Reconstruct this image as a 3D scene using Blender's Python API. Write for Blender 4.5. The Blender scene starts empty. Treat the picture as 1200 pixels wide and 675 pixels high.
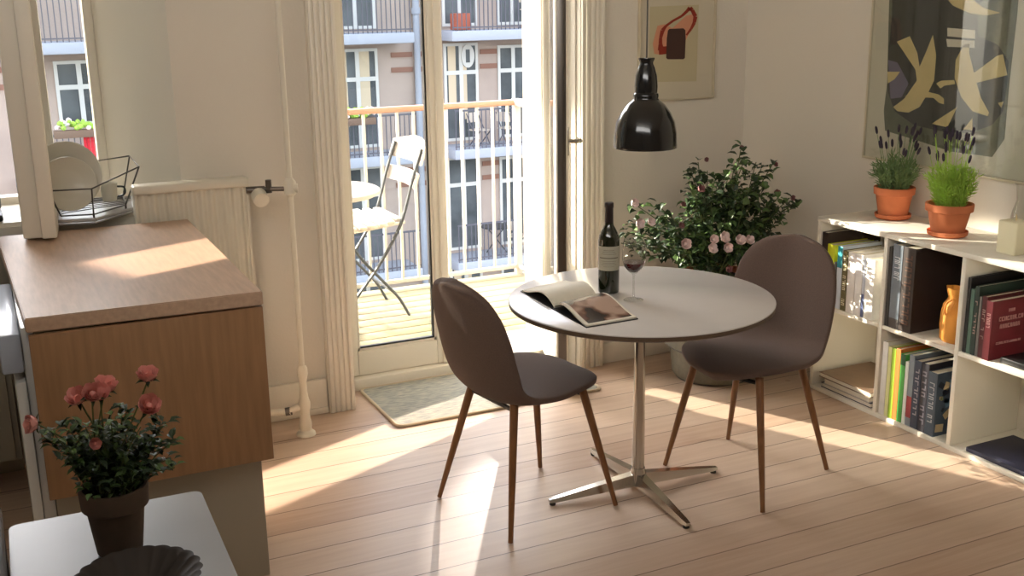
import bpy, bmesh, math, random
from mathutils import Vector, Matrix, noise
C = bpy.context.scene.collection
PI = math.pi
rnd = random.Random(7)

# ------------------------------------------------------------------ camera
CAMZ = 1.726; FPX = 1297.8
YAW, PITCH, ROLL = [math.radians(a) for a in (25.53, 14.754, -0.879)]
def cam_axes():
    cy, sy, cp, sp = math.cos(YAW), math.sin(YAW), math.cos(PITCH), math.sin(PITCH)
    fwd = Vector((sy*cp, cy*cp, -sp)); right = Vector((cy, -sy, 0)); up = right.cross(fwd)
    cr, sr = math.cos(ROLL), math.sin(ROLL)
    return cr*right + sr*up, -sr*right + cr*up, fwd
RIGHT, UP, FWD = cam_axes()
cd = bpy.data.cameras.new('camera'); cam = bpy.data.objects.new('camera', cd); C.objects.link(cam)
m = Matrix((RIGHT, UP, -FWD)).transposed().to_4x4(); m.translation = (0, 0, CAMZ)
cam.matrix_world = m
cd.sensor_width = 36; cd.lens = FPX/1200*36; cd.clip_start = 0.05; cd.clip_end = 300
bpy.context.scene.camera = cam
def at(px, py, Y):
    d = RIGHT*((px-600)/FPX) - UP*((py-337.5)/FPX) + FWD
    t = Y/d.y
    return Vector((d.x*t, Y, CAMZ + d.z*t))

# ------------------------------------------------------------------ materials
def srgb(c):
    return tuple(((v/255)/12.92 if v/255 <= .04045 else ((v/255+.055)/1.055)**2.4) for v in c)
def mat(name, col, rough=.6, metal=0, spec=.5, noise_amt=0, nscale=8, stretch=(1,1,1), bump=0, bscale=60, coat=0, trans=0, sheen=0, sss=0, col2=None):
    m = bpy.data.materials.new(name); m.use_nodes = True
    nt = m.node_tree; b = nt.nodes['Principled BSDF']
    c = srgb(col) + (1,)
    b.inputs['Base Color'].default_value = c
    b.inputs['Roughness'].default_value = rough
    b.inputs['Metallic'].default_value = metal
    b.inputs['Specular IOR Level'].default_value = spec
    b.inputs['Coat Weight'].default_value = coat
    b.inputs['Transmission Weight'].default_value = trans
    b.inputs['Sheen Weight'].default_value = sheen
    tc = nt.nodes.new('ShaderNodeTexCoord')
    mp = nt.nodes.new('ShaderNodeMapping'); mp.inputs['Scale'].default_value = stretch
    nt.links.new(tc.outputs['Object'], mp.inputs['Vector'])
    if noise_amt or col2:
        n = nt.nodes.new('ShaderNodeTexNoise'); n.inputs['Scale'].default_value = nscale; n.inputs['Detail'].default_value = 5
        nt.links.new(mp.outputs['Vector'], n.inputs['Vector'])
        r = nt.nodes.new('ShaderNodeValToRGB')
        if col2:
            a_, b_ = c, srgb(col2) + (1,)
        else:
            a_ = tuple(v*(1-noise_amt) for v in c[:3]) + (1,); b_ = tuple(min(1, v*(1+noise_amt)) for v in c[:3]) + (1,)
        r.color_ramp.elements[0].position = .3; r.color_ramp.elements[0].color = a_
        r.color_ramp.elements[1].position = .7; r.color_ramp.elements[1].color = b_
        nt.links.new(n.outputs['Fac'], r.inputs['Fac']); nt.links.new(r.outputs['Color'], b.inputs['Base Color'])
    if bump:
        n = nt.nodes.new('ShaderNodeTexNoise'); n.inputs['Scale'].default_value = bscale; n.inputs['Detail'].default_value = 4
        nt.links.new(mp.outputs['Vector'], n.inputs['Vector'])
        bp = nt.nodes.new('ShaderNodeBump'); bp.inputs['Strength'].default_value = bump; bp.inputs['Distance'].default_value = .01
        nt.links.new(n.outputs['Fac'], bp.inputs['Height']); nt.links.new(bp.outputs['Normal'], b.inputs['Normal'])
    return m
def glass_mat(name, tint=(1,1,1), refl=1.0):
    m = bpy.data.materials.new(name); m.use_nodes = True; nt = m.node_tree
    nt.nodes.remove(nt.nodes['Principled BSDF'])
    out = nt.nodes['Material Output']
    t = nt.nodes.new('ShaderNodeBsdfTransparent'); t.inputs['Color'].default_value = tint + (1,)
    g = nt.nodes.new('ShaderNodeBsdfGlossy'); g.inputs['Roughness'].default_value = .02
    f = nt.nodes.new('ShaderNodeLayerWeight'); f.inputs['Blend'].default_value = .5      # facing works from both sides of the sheet
    pw_ = nt.nodes.new('ShaderNodeMath'); pw_.operation = 'POWER'; pw_.inputs[1].default_value = 4.5
    mu = nt.nodes.new('ShaderNodeMath'); mu.operation = 'MULTIPLY_ADD'; mu.inputs[1].default_value = .8*refl; mu.inputs[2].default_value = .04*refl
    mx = nt.nodes.new('ShaderNodeMixShader')
    nt.links.new(f.outputs['Facing'], pw_.inputs[0]); nt.links.new(pw_.outputs[0], mu.inputs[0]); nt.links.new(mu.outputs[0], mx.inputs[0])
    nt.links.new(t.outputs[0], mx.inputs[1]); nt.links.new(g.outputs[0], mx.inputs[2]); nt.links.new(mx.outputs[0], out.inputs[0])
    return m
def floor_mat():
    m = bpy.data.materials.new('pine_floorboards'); m.use_nodes = True; nt = m.node_tree; L = nt.links.new
    b = nt.nodes['Principled BSDF']; N = nt.nodes.new
    tc = N('ShaderNodeTexCoord'); sp = N('ShaderNodeSeparateXYZ'); L(tc.outputs['Object'], sp.inputs[0])
    def math_(op, a, bv=None, c=None):
        n = N('ShaderNodeMath'); n.operation = op
        for i, v in enumerate((a, bv, c)):
            if v is None: continue
            if isinstance(v, (int, float)): n.inputs[i].default_value = v
            else: L(v, n.inputs[i])
        return n.outputs[0]
    # board number and distance from the nearest joint
    u = math_('DIVIDE', math_('SUBTRACT', sp.outputs['Y'], 2.915), .155)
    idx = math_('FLOOR', u); fr = math_('FRACT', u)
    d = math_('MINIMUM', fr, math_('SUBTRACT', 1.0, fr))
    border = math_('GREATER_THAN', sp.outputs['Y'], 4.155)
    d = math_('MAXIMUM', d, border)
    gap2 = math_('ABSOLUTE', math_('SUBTRACT', sp.outputs['Y'], 4.174))
    line = math_('MAXIMUM', math_('LESS_THAN', d, .016), math_('LESS_THAN', gap2, .0032))
    wn = N('ShaderNodeTexWhiteNoise'); wn.noise_dimensions = '1D'; L(math_('ADD', idx, .5), wn.inputs['W'])
    # grain
    cb = N('ShaderNodeCombineXYZ'); L(math_('ADD', math_('MULTIPLY', sp.outputs['X'], .9), math_('MULTIPLY', wn.outputs[0], 20)), cb.inputs[0]); L(math_('MULTIPLY', sp.outputs['Y'], 14), cb.inputs[1])
    g = N('ShaderNodeTexNoise'); g.inputs['Scale'].default_value = 2.2; g.inputs['Detail'].default_value = 6; g.inputs['Roughness'].default_value = .65; L(cb.outputs[0], g.inputs['Vector'])
    kn = N('ShaderNodeTexVoronoi'); kn.inputs['Scale'].default_value = 2.6; L(tc.outputs['Object'], kn.inputs['Vector'])
    knot = math_('LESS_THAN', kn.outputs['Distance'], .035)
    fac = math_('ADD', math_('MULTIPLY', g.outputs['Fac'], .7), math_('MULTIPLY', wn.outputs[0], .3))
    r = N('ShaderNodeValToRGB'); L(fac, r.inputs['Fac'])
    r.color_ramp.elements[0].position = .28; r.color_ramp.elements[0].color = srgb((190,160,137))+(1,)
    r.color_ramp.elements[1].position = .72; r.color_ramp.elements[1].color = srgb((214,190,168))+(1,)
    m1 = N('ShaderNodeMixRGB'); L(math_('MULTIPLY', knot, .45), m1.inputs[0]); L(r.outputs[0], m1.inputs[1]); m1.inputs[2].default_value = srgb((170,128,100))+(1,)
    m2 = N('ShaderNodeMixRGB'); L(math_('MULTIPLY', line, .8), m2.inputs[0]); L(m1.outputs[0], m2.inputs[1]); m2.inputs[2].default_value = srgb((112,86,70))+(1,)
    L(m2.outputs[0], b.inputs['Base Color']); b.inputs['Roughness'].default_value = .42
    bp = N('ShaderNodeBump'); bp.inputs['Strength'].default_value = .35; bp.inputs['Distance'].default_value = .004
    L(math_('SUBTRACT', math_('MULTIPLY', g.outputs['Fac'], .3), line), bp.inputs['Height']); L(bp.outputs[0], b.inputs['Normal'])
    return m
MT = {}
MT['floor'] = floor_mat()
MT['wall'] = mat('cream_wall_paint', (226,218,204), .8, bump=.08, bscale=90)
MT['wall_grey'] = mat('greyish_wall_paint', (196,188,174), .8, bump=.06, bscale=90)
MT['ceiling'] = mat('ceiling_paint', (232,228,218), .9)
MT['trim'] = mat('white_gloss_trim', (240,232,216), .42)
MT['radiator'] = mat('white_radiator_enamel', (226,218,200), .35)
MT['pane'] = glass_mat('clear_window_glass', (.96,.98,.98))
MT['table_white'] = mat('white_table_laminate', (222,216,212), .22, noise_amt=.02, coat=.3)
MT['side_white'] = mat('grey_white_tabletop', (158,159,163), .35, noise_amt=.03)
MT['table_edge'] = mat('brown_plywood_edge', (92,74,58), .5, noise_amt=.2, nscale=40, stretch=(1,1,12))
MT['chrome'] = mat('brushed_chrome', (206,202,196), .2, metal=1)
MT['gloss_blue'] = mat('glossy_blue_grey_panel', (176,186,204), .3, coat=.3)
MT['steel'] = mat('dark_steel_hardware', (110,104,98), .35, metal=1)
MT['fabric'] = mat('taupe_chair_fabric', (98,79,70), .92, noise_amt=.12, nscale=300, bump=.25, bscale=500, sheen=.05)
MT['leg_wood'] = mat('walnut_coloured_leg', (128,84,48), .4, noise_amt=.2, nscale=12, stretch=(6,6,1))
MT['beech'] = mat('oiled_beech_worktop', (190,160,136), .48, noise_amt=.1, nscale=5, stretch=(14,1.5,14))
MT['beech_panel'] = mat('oiled_beech_leaf', (158,120,86), .4, noise_amt=.13, nscale=4, stretch=(14,14,1.2), coat=.1)
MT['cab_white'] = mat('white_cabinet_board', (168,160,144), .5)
MT['enamel'] = mat('white_appliance_enamel', (226,226,224), .22, coat=.4)
MT['black_plastic'] = mat('black_plastic', (24,23,24), .35)
MT['black_metal'] = mat('black_lamp_enamel', (12,12,14), .16, coat=.5)
MT['lamp_inside'] = mat('white_lamp_lining', (225,222,214), .5)
MT['rug'] = mat('blue_grey_woven_rug', (138,142,138), .95, col2=(188,184,168), nscale=22, stretch=(1,4,1), bump=.5, bscale=160)
MT['rug_edge'] = mat('cream_rug_binding', (212,196,170), .9, bump=.3, bscale=200)
MT['terracotta'] = mat('terracotta_clay', (206,120,78), .85, noise_amt=.1, nscale=10)
MT['terracotta_dark'] = mat('dark_aged_clay', (84,68,56), .9, noise_amt=.22, nscale=14)
MT['soil'] = mat('dark_soil', (46,34,26), 1, noise_amt=.3, nscale=60, bump=.8, bscale=80)
MT['leaf_dark'] = mat('dark_rose_leaf', (46,66,38), .45, noise_amt=.35, nscale=20)
MT['leaf_mid'] = mat('green_rose_leaf', (86,112,62), .45, noise_amt=.35, nscale=14)
MT['leaf_bright'] = mat('bright_green_foliage', (166,202,80), .6, noise_amt=.25, nscale=20)
MT['leaf_lav'] = mat('grey_green_lavender_leaf', (112,138,86), .7, noise_amt=.25, nscale=20)
MT['lav_flower'] = mat('dark_purple_lavender_spike', (58,48,62), .8)
MT['stem'] = mat('green_stem', (84,96,52), .6)
MT['stem_red'] = mat('reddish_stem', (96,66,50), .6)
MT['rose_pink'] = mat('salmon_pink_petal', (242,172,164), .6, noise_amt=.12, nscale=40)
MT['rose_pale'] = mat('pale_pink_petal', (250,226,222), .6, noise_amt=.08, nscale=40)
MT['rose_dusk'] = mat('dusky_pink_petal', (150,100,100), .7)
MT['dish'] = mat('dark_fluted_metal', (44,36,32), .6, noise_amt=.2, nscale=20)
MT['bottle'] = mat('dark_green_bottle_glass', (26,30,12), .08, coat=.6)
MT['foil'] = mat('dark_red_black_foil', (34,20,20), .35)
MT['paper'] = mat('off_white_paper', (226,218,200), .75, noise_amt=.03, nscale=30)
MT['label'] = mat('wine_label_paper', (178,172,152), .7)
MT['ink'] = mat('grey_print_ink', (108,100,88), .7)
MT['wine'] = mat('red_wine', (70,8,16), .05, spec=.6)
MT['glassware'] = glass_mat('clear_glassware', (.93,.94,.93), 2.0)
MT['balcony_wood'] = mat('weathered_deck_board', (164,148,122), .75, col2=(140,134,92), nscale=1.3)
MT['deck_gap'] = mat('deck_underframe', (120,104,78), .9)
MT['handrail'] = mat('pinkish_wood_handrail', (176,128,100), .6, noise_amt=.08)
MT['white_paint'] = mat('white_outdoor_paint', (196,190,178), .5)
MT['frame_grey'] = mat('grey_green_folding_frame', (66,68,68), .5)
MT['slat_white'] = mat('cream_painted_slat', (206,192,176), .55)
MT['candle'] = mat('ivory_candle_wax', (238,230,196), .5, coat=.1)
MT['wick'] = mat('pale_candle_wick', (214,196,150), .8)
MT['pouch'] = mat('orange_leather_pouch', (232,158,66), .65, noise_amt=.1, nscale=16, bump=.3, bscale=40)
MT['poster_bg'] = mat('dark_slate_textile_print', (70,68,64), .85, noise_amt=.12, nscale=40)
MT['poster_field'] = mat('faded_grey_green_textile', (112,110,92), .9, noise_amt=.15, nscale=30)
MT['poster_bird'] = mat('ochre_cream_print', (206,184,132), .85, noise_amt=.06, nscale=25)
MT['poster_lav'] = mat('muted_lavender_print', (120,110,128), .85)
MT['mount'] = mat('cream_mount_board', (214,203,182), .8)
MT['frame_wood'] = mat('pale_frame_moulding', (206,194,168), .5)
MT['art_paper'] = mat('beige_art_paper', (196,184,150), .85)
MT['art_mat'] = mat('white_mat_board', (208,198,176), .85)
MT['art_red'] = mat('brick_red_paint', (146,48,28), .8)
MT['art_pink'] = mat('pale_red_paint', (214,150,118), .85)
MT['art_brown'] = mat('dark_brown_paint', (72,48,40), .8)
MT['shelf'] = mat('white_shelf_board', (232,226,212), .4)
MT['shelf_back'] = mat('light_grey_back_board', (205,196,180), .7)
MT['wire'] = mat('grey_wire', (96,92,86), .4, metal=.6)
MT['basket'] = mat('grey_felt_basket', (120,116,104), .8, noise_amt=.1, nscale=40)
MT['plate'] = mat('matte_white_china', (206,200,184), .35, coat=.2)
MT['tray'] = mat('grey_drip_tray', (164,160,156), .35)
MT['dark_wood'] = mat('dark_brown_wood', (40,28,24), .5, noise_amt=.2, nscale=10, stretch=(6,6,1))
MT['facade'] = mat('pinkish_plaster_brick', (176,158,146), .9, noise_amt=.08, nscale=1.2, bump=.2, bscale=6)
MT['facade_white'] = mat('white_facade_render', (222,216,208), .85, noise_amt=.04, nscale=1)
MT['slab'] = mat('bluish_concrete_slab', (168,172,182), .8)
MT['band'] = mat('red_brown_brick_band', (142,104,88), .9)
MT['win_white'] = mat('white_window_frame', (206,204,198), .6)
MT['win_dark'] = mat('dark_window_glass', (92,96,98), .12, noise_amt=.35, nscale=1.4)
MT['curtain'] = mat('cream_curtain', (206,188,160), .9)
MT['rail_dark'] = mat('dark_iron_railing', (92,90,98), .6)
MT['red_cloth'] = mat('bright_red_cloth', (214,44,58), .85, noise_amt=.15, nscale=6, stretch=(8,1,1))
MT['planter'] = mat('planter_box_brown', (120,96,80), .8)
MT['pavement'] = mat('courtyard_paving', (150,146,140), .9, noise_amt=.1)
MT['bay_block'] = mat('pale_sun_block_bay', (206,198,186), .85)
MT['canvas'] = mat('sun_block_canvas', (196,184,160), .85)
MT['crate_orange'] = mat('faded_orange_crate', (176,96,74), .7)

# ------------------------------------------------------------------ helpers
def box(bm, lo, hi, bev=0, mi=0, seg=2, M=None):
    r = bmesh.ops.create_cube(bm, size=1)
    vs = r['verts']
    for v in vs:
        v.co = Vector(((lo[0]+hi[0])/2 + v.co.x*(hi[0]-lo[0]), (lo[1]+hi[1])/2 + v.co.y*(hi[1]-lo[1]), (lo[2]+hi[2])/2 + v.co.z*(hi[2]-lo[2])))
    fs = set(f for v in vs for f in v.link_faces)
    if bev > 0:
        es = list(set(e for v in vs for e in v.link_edges))
        bev = min(bev, .45*min(abs(hi[i]-lo[i]) for i in range(3)))
        rr = bmesh.ops.bevel(bm, geom=es, offset=bev, segments=seg, profile=.5, affect='EDGES')
        fs = set(rr['faces']) | set(f for f in fs if f.is_valid)
        vs = list(set(v for f in fs for v in f.verts))
        for v in list(vs):
            for f in v.link_faces: fs.add(f)
    for f in fs:
        if f.is_valid: f.material_index = mi
    if M is not None:
        bmesh.ops.transform(bm, matrix=M, verts=[v for v in vs if v.is_valid])
    return vs
def prism(bm, pts, z0, z1, mi=0):
    a = [bm.verts.new((p[0], p[1], z0)) for p in pts]; b = [bm.verts.new((p[0], p[1], z1)) for p in pts]
    n = len(pts); fs = [bm.faces.new(a[::-1]), bm.faces.new(b)]
    for i in range(n): fs.append(bm.faces.new((a[i], a[(i+1) % n], b[(i+1) % n], b[i])))
    for f in fs: f.material_index = mi
    return a + b
def tube(bm, path, rad, n=10, mi=0, caps=True, flat=1.0):
    path = [Vector(p) for p in path]
    if not isinstance(rad, (list, tuple)): rad = [rad]*len(path)
    rings = []; prev = None
    for i, p in enumerate(path):
        t = (path[min(i+1, len(path)-1)] - path[max(i-1, 0)])
        if t.length < 1e-9: t = Vector((0,0,1))
        t.normalize()
        if prev is None:
            u = Vector((0,0,1)).cross(t) if abs(t.z) < .95 else Vector((1,0,0)).cross(t)
        else:
            u = prev - t*prev.dot(t)
        u.normalize(); prev = u; w = t.cross(u)
        rings.append([bm.verts.new(p + (u*math.cos(2*PI*k/n) + w*math.sin(2*PI*k/n)*flat)*rad[i]) for k in range(n)])
    for a, b in zip(rings, rings[1:]):
        for k in range(n):
            f = bm.faces.new((a[k], a[(k+1) % n], b[(k+1) % n], b[k])); f.material_index = mi
    if caps:
        f = bm.faces.new(rings[0][::-1]); f.material_index = mi
        f = bm.faces.new(rings[-1]); f.material_index = mi
    return rings
def lathe(bm, prof, n=32, mi=0, c=(0,0,0), rfun=None):
    rings = []
    for r, z in prof:
        if r < 1e-6: rings.append([bm.verts.new((c[0], c[1], c[2]+z))])
        else:
            rings.append([bm.verts.new((c[0]+math.cos(2*PI*k/n)*r*(rfun(k/n, z) if rfun else 1), c[1]+math.sin(2*PI*k/n)*r*(rfun(k/n, z) if rfun else 1), c[2]+z)) for k in range(n)])
    for a, b in zip(rings, rings[1:]):
        for k in range(n):
            if len(a) == 1 and len(b) == 1: continue
            if len(a) == 1: f = bm.faces.new((a[0], b[(k+1) % n], b[k]))
            elif len(b) == 1: f = bm.faces.new((a[k], a[(k+1) % n], b[0]))
            else: f = bm.faces.new((a[k], a[(k+1) % n], b[(k+1) % n], b[k]))
            f.material_index = mi
def ball(bm, c, r, n=10, mi=0, sc=(1,1,1)):
    rr = bmesh.ops.create_icosphere(bm, subdivisions=2 if n > 8 else 1, radius=r)
    for v in rr['verts']:
        v.co = Vector((c[0]+v.co.x*sc[0], c[1]+v.co.y*sc[1], c[2]+v.co.z*sc[2]))
        for f in v.link_faces: f.material_index = mi
def spline(pts, n=8):
    pts = [Vector(p) for p in pts]; out = []
    P = [pts[0]*2-pts[1]] + pts + [pts[-1]*2-pts[-2]]
    for i in range(1, len(P)-2):
        for k in range(n):
            t = k/n; a, b, c, d = P[i-1], P[i], P[i+1], P[i+2]
            out.append(.5*((2*b) + (-a+c)*t + (2*a-5*b+4*c-d)*t*t + (-a+3*b-3*c+d)*t**3))
    out.append(pts[-1]); return out
def thing(name, label, cat, loc=(0,0,0), rotz=0, group=None, kind=None):
    o = bpy.data.objects.new(name, None); C.objects.link(o)
    o.location = loc; o.rotation_euler = (0, 0, rotz); o.empty_display_size = .05
    if label: o['label'] = label
    if cat: o['category'] = cat
    if group: o['group'] = group
    if kind: o['kind'] = kind
    return o
def tag(o, label=None, cat=None, group=None, kind=None):
    if label: o['label'] = label
    if cat: o['category'] = cat
    if group: o['group'] = group
    if kind: o['kind'] = kind
    return o
def root_matrix(o):
    M = Matrix.Identity(4)
    while o is not None:
        M = (Matrix.Translation(o.location) @ o.rotation_euler.to_matrix().to_4x4()) @ M; o = o.parent
    return M
def part(name, bm, mats, parent=None, smooth=40, world=False, label=None):
    if not isinstance(mats, (list, tuple)): mats = [mats]
    if world and parent is not None:
        bmesh.ops.transform(bm, matrix=root_matrix(parent).inverted(), verts=bm.verts)
    bmesh.ops.recalc_face_normals(bm, faces=bm.faces)
    me = bpy.data.meshes.new(name); bm.to_mesh(me); bm.free()
    for k in mats: me.materials.append(MT[k] if isinstance(k, str) else k)
    if smooth:
        me.shade_smooth(); me.set_sharp_from_angle(angle=math.radians(smooth))
    o = bpy.data.objects.new(name, me); C.objects.link(o)
    if parent is not None: o.parent = parent
    if label: o['label'] = label
    return o
def B(): return bmesh.new()
def bx(lo, hi, bev=0):
    b = B(); box(b, lo, hi, bev); return b
def struct(name, bm, mats, smooth=30):
    o = part(name, bm, mats, None, smooth); o['kind'] = 'structure'; return o
def copy_tree(o, parent=None):
    c = o.copy(); C.objects.link(c)
    if parent is not None: c.parent = parent
    for ch in list(o.children): copy_tree(ch, c)
    return c

YW = 4.42; YO = 4.95; XR = 3.62; ZC = 2.65
# ------------------------------------------------------------------ room shell
b = B(); prism(b, [(-2.2,-1.6),(XR,-1.6),(XR,3.88),(3.38,YW),(2.44,YW),(2.44,4.66),(1.34,4.66),(1.34,YW),(-2.2,YW)], -.06, 0)
struct('floor', b, 'floor')
b = B()
prism(b, [(-2.3,YW),(-.9,YW),(-.72,4.85),(-.72,YO),(-2.3,YO)], -.1, ZC)
prism(b, [(.69,YW),(1.34,YW),(1.34,YO),(.47,YO),(.47,4.85)], -.1, ZC)
prism(b, [(2.44,YW),(3.38,YW),(3.38,YO),(2.44,YO)], -.1, ZC)
prism(b, [(-.9,YW),(.69,YW),(.47,4.85),(.47,YO),(-.72,YO),(-.72,4.85)], -.1, .93)
prism(b, [(-.9,YW),(.69,YW),(.47,4.85),(.47,YO),(-.72,YO),(-.72,4.85)], 2.4, ZC)
prism(b, [(1.34,YW),(2.44,YW),(2.44,YO),(1.34,YO)], 2.35, ZC)
struct('wall_back', b, 'wall')
b = B(); prism(b, [(3.38,YW),(XR,3.88),(XR,-1.6),(3.8,-1.6),(3.8,YO),(3.38,YO)], -.1, ZC)
struct('wall_right', b, 'wall')
b = B(); box(b, (-2.3,-1.6,-.1), (-2.2,YW,ZC))
struct('wall_left', b, 'wall')
b = B(); ya_, yb_ = -1.75, -1.6
box(b, (-2.3,ya_,-.1), (3.8,yb_,ZC))
struct('wall_front', b, 'wall')
b = B(); box(b, (-2.3,-1.6,ZC), (3.8,YO,ZC+.12)); struct('ceiling', b, 'ceiling')
# skirting
b = B(); box(b, (.69,4.398,0), (1.215,YW,.155), .006); box(b, (.69,4.392,0), (1.215,YW,.03), .004); struct('baseboard_back', b, 'trim')
b = B(); box(b, (2.575,4.40,0), (3.375,YW,.10), .005); struct('baseboard_corner', b, 'trim')
b = B(); box(b, (3.606,3.69,0), (XR,3.88,.10), .005); struct('baseboard_right', b, 'trim')
# door casings with fluted faces
def casing(name, x0, x1, y0):
    b = B(); n = 5; w = (x1-x0)
    box(b, (x0, y0+.012, 0), (x1, YW, 2.46))
    for k in range(n):
        a = x0 + w*(k+.12)/n; c = x0 + w*(k+.88)/n
        box(b, (a, y0+(.004 if k in (1,3) else 0), 0), (c, y0+.02, 2.45), .006)
    return struct(name, b, 'trim')
casing('trim_1', 1.218, 1.332, 4.372)
casing('trim_2', 2.448, 2.572, 4.372)
b = B(); box(b, (1.218,4.372,2.37), (2.572,YW,2.48), .008); struct('trim_3', b, 'trim')
# ------------------------------------------------------------------ balcony door
door = thing('door_1', None, None, (1.34,4.66,0), kind='structure')
b = B()
box(b, (1.34,4.60,0), (1.385,4.72,2.35), .004); box(b, (2.385,4.60,0), (2.44,4.72,2.35), .004)
box(b, (1.385,4.60,2.29), (2.385,4.72,2.35), .004); box(b, (1.34,4.59,0), (2.44,4.95,.055), .004)
part('door_frame', b, 'trim', door, world=True)
def leaf_mesh(w, z0, z1, t, st, bot, top):
    b = B()
    box(b, (0,-t/2,z0), (st,t/2,z1), .005); box(b, (w-st,-t/2,z0), (w,t/2,z1), .005)
    box(b, (st,-t/2,z0), (w-st,t/2,z0+bot), .005); box(b, (st,-t/2,z1-top), (w-st,t/2,z1), .005)
    # glazing beads
    for (a, c) in ((st, st+.012), (w-st-.012, w-st)): box(b, (a,-t*.3,z0+bot), (c,t*.3,z1-top))
    box(b, (st,-t*.3,z0+bot), (w-st,t*.3,z0+bot+.014))
    return b
lw = .480
fixed = part('door_leaf', leaf_mesh(lw, .057, 2.29, .045, .046, .115, .08), 'trim', door)
fixed.location = (.047, -.005, 0)
b = B(); box(b, (.046,-.004,.17), (lw-.046,.004,2.21)); part('glass_pane', b, 'pane', fixed)
b = B(); box(b, (lw-.066,-.016,.185), (lw-.058,.0,2.2)); box(b, (.06,-.016,.185), (lw-.066,.0,.193)); part('gasket', b, 'black_plastic', fixed, smooth=0, label='thin dark rubber glazing gasket')
b = B(); box(b, (lw-.02,-.036,.057), (lw+.018,-.02,2.29), .006); part('cover_strip', b, 'trim', fixed)
b = B()
for z in (.32, 1.2, 2.0): tube(b, [(lw+.012,-.03,z), (lw+.012,-.03,z+.09)], .007, 8)
part('hinge', b, 'trim', fixed)
# open leaf : hinge (2.38,4.61) tip (2.20,4.09)
hx, hy, tx, ty = 2.385, 4.612, 2.20, 4.10
ang = math.atan2(ty-hy, tx-hx); LW = math.hypot(tx-hx, ty-hy)
open_leaf = part('door_leaf', leaf_mesh(LW, .06, 2.29, .052, .062, .115, .08), 'trim', door, label='white glazed door leaf swung open into the room')
open_leaf.location = (hx-1.34, hy-4.66, 0); open_leaf.rotation_euler = (0,0,ang)
b = B(); box(b, (.062,-.004,.17), (LW-.062,.004,2.21)); part('glass_pane', b, 'pane', open_leaf)
b = B(); box(b, (LW-.002,-.018,.08), (LW+.003,.018,2.27), .001); part('lock_strip', b, 'steel', open_leaf, label='dark metal lock strip on the closing edge')
b = B()
zc = 1.13
box(b, (LW-.045,.026,zc-.06), (LW-.018,.034,zc+.06), .003)
tube(b, [(LW-.03,.03,zc), (LW-.03,.075,zc), (LW-.035,.085,zc), (LW-.12,.088,zc)], [.010,.009,.009,.007], 10)
part('door_handle', b, 'chrome', open_leaf, label='chrome lever handle')
# ------------------------------------------------------------------ left window
win = thing('window_1', None, None, (.47,4.87,.93), kind='structure')
b = B()
x0, x1, xm = -.72, .47, .25
for (a, c) in ((x0, x0+.045), (x1-.035, x1), (xm-.02, xm+.012)): box(b, (a,4.85,.93), (c,4.93,2.4), .004)
box(b, (x0,4.85,.93), (x1,4.93,.975), .004); box(b, (x0,4.85,2.355), (x1,4.93,2.4), .004)
part('window_frame', b, 'trim', win, world=True)
b = B(); box(b, (xm+.012,4.888,.975), (x1-.035,4.894,2.355)); part('glass_pane', b, 'pane', win, world=True)
b = B(); prism(b, [(-.88,4.43),(.68,4.43),(.475,4.85),(-.72,4.85)], .93, .945); part('window_sill', b, 'trim', win, world=True)
# open casement (coupled sashes) swung in, hinged at the mullion
def sash_mesh(w, z0, z1, t, st):
    b = B()
    box(b, (0,-t/2,z0), (st,t/2,z1), .004); box(b, (w-st,-t/2,z0), (w,t/2,z1), .006)
    box(b, (st,-t/2,z0), (w-st,t/2,z0+st), .004); box(b, (st,-t/2,z1-st), (w-st,t/2,z1), .004)
    return b
fa = Vector((.245,4.835,0)); fb = Vector((.178,4.06,0)); sd = fb-fa
s1 = part('casement', sash_mesh(sd.length, .942, 2.38, .05, .06), 'trim', win, label='white window casement standing open over the worktop')
s1.location = fa - Vector((.47,4.87,.93)); s1.rotation_euler = (0,0,math.atan2(sd.y, sd.x)); 
s1.location.z = -.93
b = B(); box(b, (.06,-.002,1.0), (sd.length-.06,.002,2.32)); part('glass_pane', b, 'pane', s1)
fb2 = Vector((.128,4.09,0)); fa2 = Vector((.195,4.83,0)); sd2 = fb2-fa2
s2 = part('casement', sash_mesh(sd2.length, .942, 2.38, .066, .06), 'trim', win, label='inner sash of the open window casement')
s2.location = fa2 - Vector((.47,4.87,.93)); s2.location.z = -.93; s2.rotation_euler = (0,0,math.atan2(sd2.y, sd2.x))
b = B(); box(b, (.06,-.002,1.0), (sd2.length-.06,.002,2.32)); part('glass_pane', b, 'pane', s2)

# ------------------------------------------------------------------ outdoors
b = B(); box(b, (-60,4.95,-9.2), (70,60,-9)); struct('ground', b, 'pavement')
# own balcony
b = B(); box(b, (.9,4.95,-.16), (3.1,6.3,-.06)); 
struct('floor_balcony', b, 'slab')
dk = thing('balcony_decking', 'weathered greenish wooden decking on the balcony outside the glass door', 'decking', (2.0,5.6,-.05))
b = B(); k = 0; y = 4.97
while y < 6.22:
    box(b, (.92,y,-.028), (3.08,y+.112,-.002), .004); y += .12
part('deck_boards', b, 'balcony_wood', dk, world=True)
b = B(); box(b, (.95,4.98,-.058), (3.05,6.25,-.03)); part('underframe', b, 'deck_gap', dk, world=True)
rail = thing('balcony_railing', 'white steel balcony railing with a pinkish wooden handrail', 'railing', (3.0,6.22,0))
YR = 6.24; XRR = 3.03
b = B(); box(b, (.9,YR-.028,1.075), (XRR+.03,YR+.028,1.108), .01); part('handrail', b, 'handrail', rail, world=True, label='pinkish wooden handrail')
b = B(); box(b, (XRR-.03,4.96,1.07), (XRR+.035,YR+.035,1.112), .012); part('handrail', b, 'white_paint', rail, world=True, label='white side handrail running back to the house')
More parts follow.
